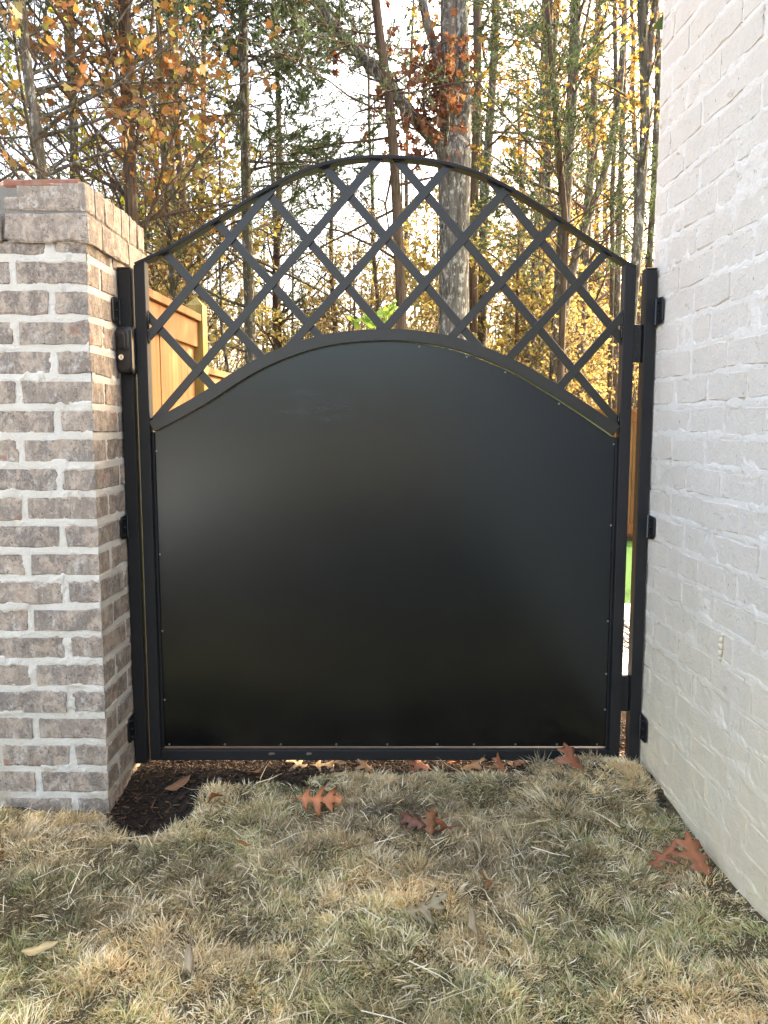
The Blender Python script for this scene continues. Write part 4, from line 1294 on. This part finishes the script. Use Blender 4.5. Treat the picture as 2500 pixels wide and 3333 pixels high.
ADJ = {'golden_oak': 'golden leaved oak', 'bare': 'slender bare tree', 'sapling': 'yellow leaved sapling', 'brush': 'twiggy tan sapling', 'cedar': 'bushy green cedar', 'orange': 'orange leaved maple'}
GAPS = [(-.43, 'left of the slim grey maple'), (-.375, 'just right of the slim grey maple'), (-.318, 'just left of the brown cedar'), (-.24, 'just right of the brown cedar'), (-.17, 'just left of the dark straight trunk'),
        (-.09, 'just right of the dark straight trunk'), (.015, 'just left of the reddish cedar'), (.089, 'between the reddish cedar and big oak'), (.135, 'close right of the big oak'),
        (.18, 'right of the poles beside the big oak'), (.225, 'just left of the side stemmed oak'), (.265, 'just right of the side stemmed oak'), (.31, 'left of the mottled trunk by the house'), (9, 'right of the mottled trunk by the house')]
MIDS = {}
def wood(kind, x, y, s):
    p, nm, lb, gr = KINDS[kind]
    gap = next(t for u, t in GAPS if x / y < u)
    dep = 'nearest' if y < 14.5 else 'fairly near' if y < 19 else 'mid distance' if y < 26 else 'far' if y < 34 else 'farthest'
    size = 'large' if s > 1.08 else 'small' if s < .9 else 'medium'
    o = place(p[int(rg.integers(len(p)))], nm, x, y, s, rg.uniform(0, 6.28), '%s %s, %s, %s' % (size, ADJ[kind], dep, gap), gr)
def scatter(kind, n, y0, y1, u0, u1, s0, s1):
    for i in range(n):
        y = y0 + (y1 - y0) * ((i + rg.uniform(0, 1)) / n)
        wood(kind, y * rg.uniform(u0, u1), y, rg.uniform(s0, s1))
scatter('golden_oak', 18, 14, 40, 0.10, 0.36, .85, 1.15)
scatter('golden_oak', 4, 30, 46, -0.45, 0.05, .6, .8)
scatter('bare', 14, 14, 48, -0.50, 0.36, .75, 1.05)
scatter('bare', 6, 16, 34, -0.28, 0.10, .7, .95)
scatter('sapling', 46, 11.5, 38, -0.50, 0.36, .75, 1.25)
scatter('brush', 36, 11.2, 26, -0.50, 0.36, .8, 1.3)
scatter('orange', 7, 13, 30, -0.52, -0.16, .8, 1.1)
scatter('orange', 4, 16, 34, 0.05, 0.36, .7, 1.0)
for x, y, s in ((-4.6, 11.5, .95), (-6.3, 13, 1.1), (-3.4, 14.0, 1.15), (-2.1, 15.5, 1.1), (-0.9, 15.5, .8), (2.15, 12.8, .55), (3.6, 18, .55), (-5.2, 19, 1.1), (-2.6, 21, 1.1)):
    wood('cedar', x, y, s)
# unseen evergreens added past the house corner to shade the gate and the fence
dx, dy = math.sin(SUN_AZ), math.cos(SUN_AZ)
def added_shade_tree(seed, x, y, h, t0, nb, L1, nl, size, cols, label):
    mg = np.random.default_rng(seed)
    mt = tag(empty('added_shade_tree', (x, y, float(height(np.array([x]), np.array([y]))[0]))), label, 'tree')
    mP = np.stack([np.linspace((0, 0, -.1), (.1, -.05, h), 9)]); mR = np.linspace(.10, .03, 9)[None]
    v, q = tubes(mP, mR, 10); link('trunk', np_mesh('trunk', v, [q], smooth=True), BARK_GREY, mt)
    B1, R1 = children(mg, mP, mR, nb, t0, 1.0, L1, 70, .2, 5, .12, .4, .3, .004, .3)
    branch_parts(mt, B1, R1, None, BARK_GREY, 4)
    B2, R2 = children(mg, B1, R1, 12, .1, 1.0, .45, 50, .1, 3, .15, .5, .5, .002)
    tag(link('twigs', np_mesh('twigs', *((lambda a: (a[0], [a[1]]))(tubes(B2, R2, 3)))), TWIG_DARK, mt), kind='stuff')
    p, d, _ = sample(B2, R2, mg.uniform(.1, 1.1, (len(B2), nl)))
    V, F, C = leaves(mg, p.reshape(-1, 3), size, 'oval', cols, None, .3, d.reshape(-1, 3))
    foliage_obj(mt, V, F, C, CEDARLEAF)
EV = [(.05, .09, .035), (.07, .11, .04), (.045, .075, .03)]
added_shade_tree(71, -0.42 + dx * 4.0, 2.05 + dy * 4.0, 6.1, .44, 60, 1.5, 64, .13, EV, 'unseen round headed evergreen added behind the house corner to shade the gate')
added_shade_tree(72, -1.15 + dx * 6.3, 3.55 + dy * 6.3, 6.6, .55, 34, 1.25, 16, .11, EV, 'unseen lighter evergreen added in the yard to dapple the cedar fence with shade')
# the far wood that closes the view
rg = np.random.default_rng(55)
n = 420
b = np.stack([rg.uniform(-45, 45, n), rg.uniform(46, 80, n)], 1)
z0 = -1.0
hh = rg.uniform(6, 12, n)
P = np.stack([np.column_stack([b, np.full(n, z0)]), np.column_stack([b + rg.normal(0, .3, (n, 2)), hh * .5]), np.column_stack([b + rg.normal(0, .6, (n, 2)), hh])], 1)
Rr = rg.uniform(.05, .13, (n, 1)) * np.array([[1, .75, .3]])
v1, q1 = tubes(P, Rr, 5)
m = 26000
lp = np.stack([rg.uniform(-45, 45, m), rg.uniform(46, 80, m), z0 + 9.5 * rg.beta(1.2, 2.2, m)], 1)
lp = lp[fbm(lp * .35, 3, 4) > -.05]
V, F, C = leaves(rg, lp, .22, 'oval', [(.36, .26, .085), (.32, .20, .07), (.27, .235, .085), (.15, .155, .065)], None, .7)
tag(link('far_trunks', np_mesh('far_trunks', v1, [q1]), BARK_DARK), kind='stuff')
tag(link('far_foliage', np_mesh('far_foliage', V, [F], C), FOLIAGE), kind='stuff')

# ------------------------------------------------------------------ lawn
rg = np.random.default_rng(2024)
def lawn_mask(x, y):
    e = 0.035 * fbm(xy0(x * 9, y * 9), 2, 31)
    edge = np.where(x < -0.22, 2.105, np.where(x < 0.42, 2.165, 2.205)) + e
    edge = np.where(x < -0.52, 1.965 + e * .3, edge)
    m = y < edge
    m &= ~((((x + 0.650) / 0.092) ** 2 + ((y - 2.03) / 0.175) ** 2) < 1 + 14 * e + 2.2 * fbm(xy0(x * 40, y * 40), 2, 37) * .4)
    m &= ~((x < PX + 0.012) & (y > PY - 0.012))
    wallx = HX + (HY - y) * 0.0349
    m &= x < wallx - 0.004
    m &= ~((((x - 0.775) / 0.045) ** 2 + ((y - 1.98) / 0.06) ** 2) < 1)
    return m
def blades(n, x0, x1, y0, y1, lmin, lmax, tilt0, tilt1, wid, cols_fn, lift=0.0, mask=lawn_mask):
    x, y = rg.uniform(x0, x1, n), rg.uniform(y0, y1, n)
    k = mask(x, y); x, y = x[k], y[k]
    # tufts: pull roots towards clump centres
    cl = fbm(xy0(x * 26, y * 26), 2, 41)
    k = rg.uniform(-1, 1, len(x)) < cl * 1.5 + 0.55
    x, y, cl = x[k], y[k], cl[k]
    n = len(x)
    z = height(x, y) + lift
    flow = fbm(xy0(x * 7, y * 7), 2, 51) * 6.3 + rg.normal(0, 1.1, n)
    big = fbm(xy0(x * 3.2, y * 3.2), 3, 61)
    tl = R(1) * (tilt0 + (tilt1 - tilt0) * rg.beta(1.6, 1.6, n))
    L = rg.uniform(lmin, lmax, n) * (1 + .35 * cl) * (1 + .2 * big)
    L = L * np.clip(0.35 + (HX + (HY - y) * 0.0349 - x) / 0.06, .35, 1)
    w = wid * rg.uniform(.7, 1.35, n)
    d = np.stack([np.cos(flow) * np.sin(tl), np.sin(flow) * np.sin(tl), np.cos(tl)], 1)
    side = unit(np.cross(d, rg.normal(0, 1, (n, 3))))
    p0 = np.stack([x, y, z - .004], 1)
    bend = rg.uniform(-.25, .55, n)[:, None]
    p1 = p0 + d * (L * .55)[:, None]
    d2 = unit(d + np.stack([np.cos(flow), np.sin(flow), -1.0 * np.ones(n)], 1) * bend)
    p2 = p1 + d2 * (L * .45)[:, None]
    wv = side * w[:, None]
    V = np.stack([p0 - wv * .5, p0 + wv * .5, p1 + wv * .42, p1 - wv * .42, p2], 1)
    i = 5 * np.arange(n)[:, None]
    q = i + np.array([[0, 1, 2, 3]]); t = i + np.array([[3, 2, 4]])
    c0, c1 = cols_fn(n, x, y, cl, big)
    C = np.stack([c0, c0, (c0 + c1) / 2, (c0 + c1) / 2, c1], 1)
    return V.reshape(-1, 3), q, t, C.reshape(-1, 3)
STRAW = np.array([(.82, .65, .39), (.76, .58, .33), (.86, .74, .51), (.60, .43, .23), (.80, .68, .51), (.45, .305, .155)])
GREEN = np.array([(.26, .30, .11), (.21, .265, .10), (.33, .35, .14), (.25, .30, .15)])
def lawn_cols(n, x, y, cl, big):
    gmask = fbm(xy0(x * 4.3 + 9, y * 4.3), 3, 71)
    pg = np.clip(.20 + 1.1 * gmask, .02, .66)
    isg = rg.uniform(0, 1, n) < pg
    sw = np.clip(.5 + big, 0, 1)[:, None]
    wts = np.array([.2, .2, .14, .2, .14, .12])
    s = STRAW[rg.choice(6, n, p=wts)] * (0.82 + .26 * sw)
    g = GREEN[rg.choice(4, n)]
    tn = np.clip(1.12 + .50 * fbm(xy0(x * 2.6, y * 2.6 + 3), 2, 91) + .55 * cl + .34 * fbm(xy0(x * 60, y * 60), 1, 95), .45, 1.75)[:, None] * patch_tone(x, y)[:, None]
    c = np.where(isg[:, None], g, s) * rg.uniform(.78, 1.2, (n, 1)) * tn
    tip = np.where(isg[:, None], g * .6 + STRAW[0] * .5, s * 1.10) * tn
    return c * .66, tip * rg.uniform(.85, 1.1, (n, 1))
def straw_cols(n, x, y, cl, big):
    s = STRAW[rg.choice([0, 2, 4], n)] * rg.uniform(.95, 1.2, (n, 1))
    return s, s
gm = leaf_mat('dormant_grass', 0.25, 0.75, 1.1)
PATCH = ((-.02, 1.90, .42, .17), (-.52, 1.70, .22, .16), (.15, 1.72, .22, .09), (-.75, 1.55, .2, .08))  # soft elliptical patches of darker turf
def patch_tone(x, y):
    '''turf tone drops inside a few soft, ragged ellipses.'''
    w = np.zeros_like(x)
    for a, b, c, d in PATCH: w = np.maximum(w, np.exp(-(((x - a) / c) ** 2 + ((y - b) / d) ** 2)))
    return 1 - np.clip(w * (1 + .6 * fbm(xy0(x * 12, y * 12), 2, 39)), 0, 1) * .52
def tufts(nc, per, x0, x1, y0, y1, lmin, lmax, wid, rad):
    cx, cy = rg.uniform(x0, x1, nc), rg.uniform(y0, y1, nc)
    k = lawn_mask(cx, cy); cx, cy = cx[k], cy[k]; nc = len(cx)
    lift = fbm(xy0(cx * 13, cy * 13), 2, 81)
    hgt = np.exp(rg.normal(0, .34, nc)) * (1 + .8 * lift)
    gm_ = fbm(xy0(cx * 4.3 + 9, cy * 4.3), 3, 71)
    pg = np.clip(.14 + 1.25 * gm_ + rg.normal(0, .22, nc), .02, .88)
    tone = np.clip(1.12 + .60 * fbm(xy0(cx * 2.6, cy * 2.6 + 3), 2, 91) + rg.normal(0, .26, nc), .5, 1.7) * patch_tone(cx, cy)
    base = STRAW[rg.choice(6, nc, p=[.2, .2, .14, .2, .14, .12])]
    lean = rg.normal(0, .35, (nc, 2)) + np.stack([np.cos(3 * lift * 2), np.sin(3 * lift * 2)], 1) * .25
    idx = rg.integers(0, nc, nc * per)
    n = len(idx)
    off = rg.normal(0, rad, (n, 2))
    x, y = cx[idx] + off[:, 0], cy[idx] + off[:, 1]
    k = lawn_mask(x, y); idx, off, x, y = idx[k], off[k], x[k], y[k]; n = len(x)
    out = off / rad * .30 + lean[idx] + rg.normal(0, .34, (n, 2))
    d = unit(np.column_stack([out, np.full(n, .85)]))
    L = rg.uniform(lmin, lmax, n) * hgt[idx]
    L = L * np.clip(0.35 + (HX + (HY - y) * 0.0349 - x) / 0.06, .35, 1)
    w = wid * rg.uniform(.7, 1.35, n)
    side = unit(np.cross(d, rg.normal(0, 1, (n, 3))))
    p0 = np.stack([x, y, height(x, y) - .004], 1)
    p1 = p0 + d * (L * .55)[:, None]
    d2 = unit(d + np.column_stack([out * .8, -rg.uniform(.0, .9, n)]) * rg.uniform(.2, .9, (n, 1)))
    p2 = p1 + d2 * (L * .45)[:, None]
    wv = side * w[:, None]
    V = np.stack([p0 - wv * .5, p0 + wv * .5, p1 + wv * .42, p1 - wv * .42, p2], 1)
    i = 5 * np.arange(n)[:, None]
    q = i + np.array([[0, 1, 2, 3]]); t = i + np.array([[3, 2, 4]])
    isg = rg.uniform(0, 1, n) < pg[idx]
    sc = (base[idx] * .65 + STRAW[rg.choice(6, n)] * .35)
    gc = GREEN[rg.choice(4, n)]
    c = np.where(isg[:, None], gc, sc) * (tone[idx] * rg.uniform(.75, 1.2, n))[:, None]
    tip = np.where(isg[:, None], gc * .65 + STRAW[0] * .4, sc * 1.12) * (tone[idx] * rg.uniform(.85, 1.15, n))[:, None]
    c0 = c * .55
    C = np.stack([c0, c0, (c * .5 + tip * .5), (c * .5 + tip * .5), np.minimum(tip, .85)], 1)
    return V.reshape(-1, 3), q, t, C.reshape(-1, 3)
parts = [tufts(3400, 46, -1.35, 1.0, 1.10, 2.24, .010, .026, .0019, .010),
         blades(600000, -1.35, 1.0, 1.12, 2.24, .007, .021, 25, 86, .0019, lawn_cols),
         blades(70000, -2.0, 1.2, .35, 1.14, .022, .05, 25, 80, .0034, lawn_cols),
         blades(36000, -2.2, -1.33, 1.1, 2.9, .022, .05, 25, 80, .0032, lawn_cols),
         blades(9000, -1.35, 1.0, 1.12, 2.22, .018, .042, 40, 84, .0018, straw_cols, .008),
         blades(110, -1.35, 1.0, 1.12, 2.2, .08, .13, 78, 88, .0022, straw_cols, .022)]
Vs, Qs, Ts, Cs, n = [], [], [], [], 0
for V, q, t, C in parts:
    Vs.append(V); Qs.append(q + n); Ts.append(t + n); Cs.append(C); n += len(V)
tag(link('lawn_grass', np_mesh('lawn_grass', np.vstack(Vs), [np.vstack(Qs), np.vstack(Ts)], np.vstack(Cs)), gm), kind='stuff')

# bark mulch and crumbs of soil under the gate and in the hollow by the pillar
km = M('mulch_chip'); km.set(color=km.tint(), rough=0.7, spec=0.35)
n = 15000
x, y = rg.uniform(-1.3, .85, n), rg.uniform(1.80, 2.75, n)
k = ~lawn_mask(x, y) & ~((x < PX + .004) & (y > PY) & (y < PY + PD)) & ~((x > HX - .01) & (y < HY + .01)) & ~((x < PX) & (y < PY + .1))
x, y = x[k], y[k]; n = len(x)
ln, wd, th = rg.uniform(.006, .026, n), rg.uniform(.002, .006, n), rg.uniform(.001, .003, n)
a, pt = rg.uniform(0, 6.28, n), rg.normal(0, .35, n)
d = np.stack([np.cos(a) * np.cos(pt), np.sin(a) * np.cos(pt), np.sin(pt)], 1)
s = np.stack([-np.sin(a), np.cos(a), np.zeros(n)], 1); nn = np.cross(d, s)
c0 = np.stack([x, y, height(x, y) + rg.uniform(.001, .008, n)], 1)
V = np.stack([c0 + d * (ln * i)[:, None] * .5 + s * (wd * j)[:, None] * .5 + nn * (th * kk)[:, None] for i, j, kk in ((-1, -1, 0), (1, -.6, 0), (1, .6, 0), (-1, 1, 0), (-1, -.8, 1), (1, -.5, 1), (1, .5, 1), (-1, .8, 1))], 1)
bf = np.array([(0, 3, 2, 1), (4, 5, 6, 7), (0, 1, 5, 4), (1, 2, 6, 5), (2, 3, 7, 6), (3, 0, 4, 7)])
mc_ = np.array([(.026, .019, .015), (.050, .032, .022), (.095, .050, .030), (.17, .088, .052), (.020, .016, .014)])[rg.choice(5, n, p=[.34, .26, .16, .06, .18])]
tag(link('bark_mulch', np_mesh('bark_mulch', V.reshape(-1, 3), [(bf[None] + 8 * np.arange(n)[:, None, None]).reshape(-1, 4)], np.repeat(mc_, 8, 0)), km.m), kind='stuff')

# ------------------------------------------------------------------ fallen leaves, one by one
FALL = leaf_mat('fallen_leaf', 0.25, 0.45, 1.2)
def outline(kind, rgl):
    if kind == 'pin':      # deep sinuses, bristle tips
        h = [(.012, 0), (.03, .12), (.15, .17), (.29, .25), (.08, .26), (.05, .36), (.20, .43), (.30, .45), (.44, .58), (.24, .52), (.08, .51), (.05, .60), (.19, .70), (.36, .86), (.12, .77), (.06, .84), (.12, .96), (0, 1)]
    elif kind == 'red':    # broader lobes
        h = [(.012, 0), (.06, .12), (.16, .16), (.25, .24), (.13, .32), (.14, .38), (.36, .50), (.42, .62), (.17, .60), (.15, .66), (.28, .80), (.27, .88), (.12, .84), (.08, .92), (.04, .97), (0, 1)]
    else:                  # plain oval
        h = [(.012, 0), (.08, .10), (.15, .22), (.19, .36), (.195, .50), (.18, .64), (.13, .78), (.07, .90), (.03, .96), (0, 1)]
    return np.array(h)
def fallen(x, y, size, rz, kind, col, label, lift=.03, pitch=0.0, roll=0.0, curl=.35, back=.35, seed=0):
    rgl = np.random.default_rng(seed + 7)
    hL = outline(kind, rgl); hR = hL.copy()
    hL[1:-1] *= rgl.uniform(.82, 1.15, (len(hL) - 2, 2)) * np.array([1, 0]) + np.array([0, 1]); hR[1:-1] *= rgl.uniform(.82, 1.15, (len(hL) - 2, 2)) * np.array([1, 0]) + np.array([0, 1])
    my = np.maximum.accumulate(hL[:, 1]) ; n = len(my)
    my = np.linspace(0, 1, n) * .35 + my * .65
    def bendz(p):
        return -curl * (p[:, 0] ** 2) * 1.6 + back * (p[:, 1] - .5) ** 2 * .8 + .07 * np.sin(9 * p[:, 1] + seed) * np.abs(p[:, 0]) * 3
    mid = np.column_stack([np.zeros(n), my]); L2 = hL * np.array([-1, 1]); half = lambda q: (q + mid) / 2
    rows = [L2, half(L2), mid, half(hR), hR]
    V, T = [], []
    for r, p in enumerate(rows):
        z = bendz(p) + (-.012 if r == 2 else 0)
        V.append(np.column_stack([p[:, 0], p[:, 1] - .5, z]))
        f = 1.28 if r == 2 else (0.88 if r in (0, 4) else 1.0)
        T.append(np.tile(np.array(col) * f, (n, 1)) * rgl.uniform(.86, 1.14, (n, 1)))
    V = np.vstack(V) * size; T = np.vstack(T)
    q = []
    for r in range(4):
        for i in range(n - 1):
            q.append((r * n + i, (r + 1) * n + i, (r + 1) * n + i + 1, r * n + i + 1))
    pet = np.array([[(0, -.5, 0), (.02, -.62, .02), (.05, -.74, .0)]]) * size
    pv, pq = tubes(pet, np.array([[.010, .008, .010]]) * size, 5)
    me = np_mesh('fallen_leaf', np.vstack([V, pv]), [np.array(q), pq + len(V)], np.vstack([T, np.tile(np.array(col) * .8, (len(pv), 1))]), smooth=True)
    o = link('fallen_leaf', me, FALL)
    sm = o.modifiers.new('thickness', 'SOLIDIFY'); sm.thickness = .0006
    o.location = (x, y, float(height(np.array([x]), np.array([y]))[0]) + lift)
    o.rotation_euler = (R(pitch), R(roll), R(rz))
    tag(o, label, 'fallen leaf', 'oak leaves fallen on the ground')
OR, RB, TAN, PALE, DK = (.46, .175, .080), (.38, .145, .078), (.46, .25, .12), (.50, .36, .21), (.20, .09, .055)
fallen(-.172, 1.953, .128, -98, 'pin', (.52, .19, .08), 'bright orange many pointed oak leaf lying flat on the lawn below the gate', .042, 4, 40, .3, .2, seed=1)
fallen(-.46, 1.985, .066, 200, 'red', OR, 'small orange curled leaf in the grass right of the dark soil hollow', .034, 30, 20, .8, .9, 2)
fallen(-.341, 1.759, .046, 80, 'oval', (.34, .17, .06), 'tiny oval brown leaf in the grass nearest below the small orange curled one', .030, 15, 10, seed=3)
fallen(.075, 1.86, .075, 60, 'red', DK, 'dark maroon leaf at the left of a clump in mid lawn', .024, 20, -25, .9, .6, 4)
fallen(.118, 1.845, .070, 10, 'red', (.30, .13, .06), 'brown leaf standing up in the middle of a clump in mid lawn', .034, 55, 15, .9, .5, 5)
fallen(.158, 1.825, .075, 120, 'red', RB, 'reddish brown leaf at the right of a clump in mid lawn', .030, 28, 30, .6, .8, 6)
fallen(.535, 2.095, .105, 25, 'red', RB, 'red brown oak leaf on the grass mound before the right of the gate', .040, 26, 8, .6, .4, 7)
fallen(.270, 2.205, .098, -80, 'red', TAN, 'sunlit tan oak leaf under the gate, right of centre', .026, 34, 4, .6, .5, 8)
fallen(.345, 2.178, .066, 40, 'red', OR, 'small curled orange leaf beside the sunlit tan one under the gate', .028, 40, 15, 1.0, .8, 9)
fallen(.322, 2.105, .048, 150, 'oval', PALE, 'small pale pointed leaf in the grass in front of the curled orange one', .036, 30, 20, seed=10)
fallen(.105, 2.205, .085, 70, 'red', RB, 'rusty leaf lying just under the middle of the bottom rail', .022, 30, -10, .5, .7, 11)
fallen(-.054, 2.190, .072, 35, 'red', TAN, 'tan leaf on the mulch under the gate left of the rusty one', .022, 24, 12, .5, .6, 12)
fallen(-.160, 2.225, .125, -85, 'pin', PALE, 'largest pale sunlit oak leaf on the mulch under the gate', .018, 14, 4, .4, .5, 13)
fallen(-.262, 2.232, .085, 60, 'pin', PALE, 'pale oak leaf on the mulch left of the largest sunlit one', .014, 16, -8, .5, .6, 14)
fallen(-.588, 2.112, .085, -70, 'oval', (.26, .13, .07), 'long brown leaf on the mulch near the foot of the lock post', .020, 30, 24, .7, .6, 15)
fallen(.655, 1.705, .108, -62, 'pin', RB, 'brown oak leaf by the house wall, left one of an overlapping pair', .040, 18, -8, .4, .5, 16)
fallen(.725, 1.690, .120, 10, 'red', (.44, .17, .085), 'dew spotted orange brown oak leaf by the house wall, right one of an overlapping pair', .046, 24, 10, .35, .4, 17)
fallen(.232, 1.612, .058, 100, 'red', (.33, .16, .07), 'brown leaf half hidden in the grass in the middle foreground', .020, 40, 10, .8, .7, 18)
fallen(.085, 1.480, .100, -75, 'pin', (.36, .28, .165), 'faded straw coloured oak leaf in the foreground grass, the larger of two', .036, 15, 6, .5, .5, 19)
fallen(.178, 1.438, .055, 20, 'oval', (.40, .31, .20), 'small whitish leaf in the foreground grass right of the faded oak leaf', .040, 36, 20, .6, .4, 20)
fallen(-.662, 1.382, .072, -82, 'oval', (.50, .37, .17), 'long yellowish leaf in the foreground grass at the far left', .042, 12, 8, .5, .3, 21)
fallen(-.370, 1.358, .052, 30, 'oval', (.42, .34, .23), 'bleached white leaf scrap in the foreground grass left of centre', .040, 42, 18, .9, .6, 22)
fallen(.205, 2.215, .060, 200, 'pin', (.40, .17, .08), 'small rusty oak leaf under the gate just left of the sunlit tan leaf', .020, 20, 10, .7, .6, 31)
fallen(.405, 2.200, .062, -30, 'red', (.42, .20, .10), 'curled brown leaf under the gate right of the sunlit tan one', .024, 26, 14, .9, .6, 32)
fallen(-.385, 2.170, .064, 140, 'oval', (.34, .19, .10), 'small tan leaf on the dark mulch under the left part of the gate', .012, 10, 12, .6, .5, 33)
fallen(.60, 1.93, .050, 75, 'oval', (.30, .15, .075), 'small brown leaf sunk in the grass between the gate and the wall side pair', .022, 25, 10, .9, .6, 34)
fallen(-.92, 1.72, .058, 20, 'red', (.33, .17, .085), 'brown curled leaf sunk in the grass in front of the brick pillar', .022, 22, 12, .9, .7, 35)
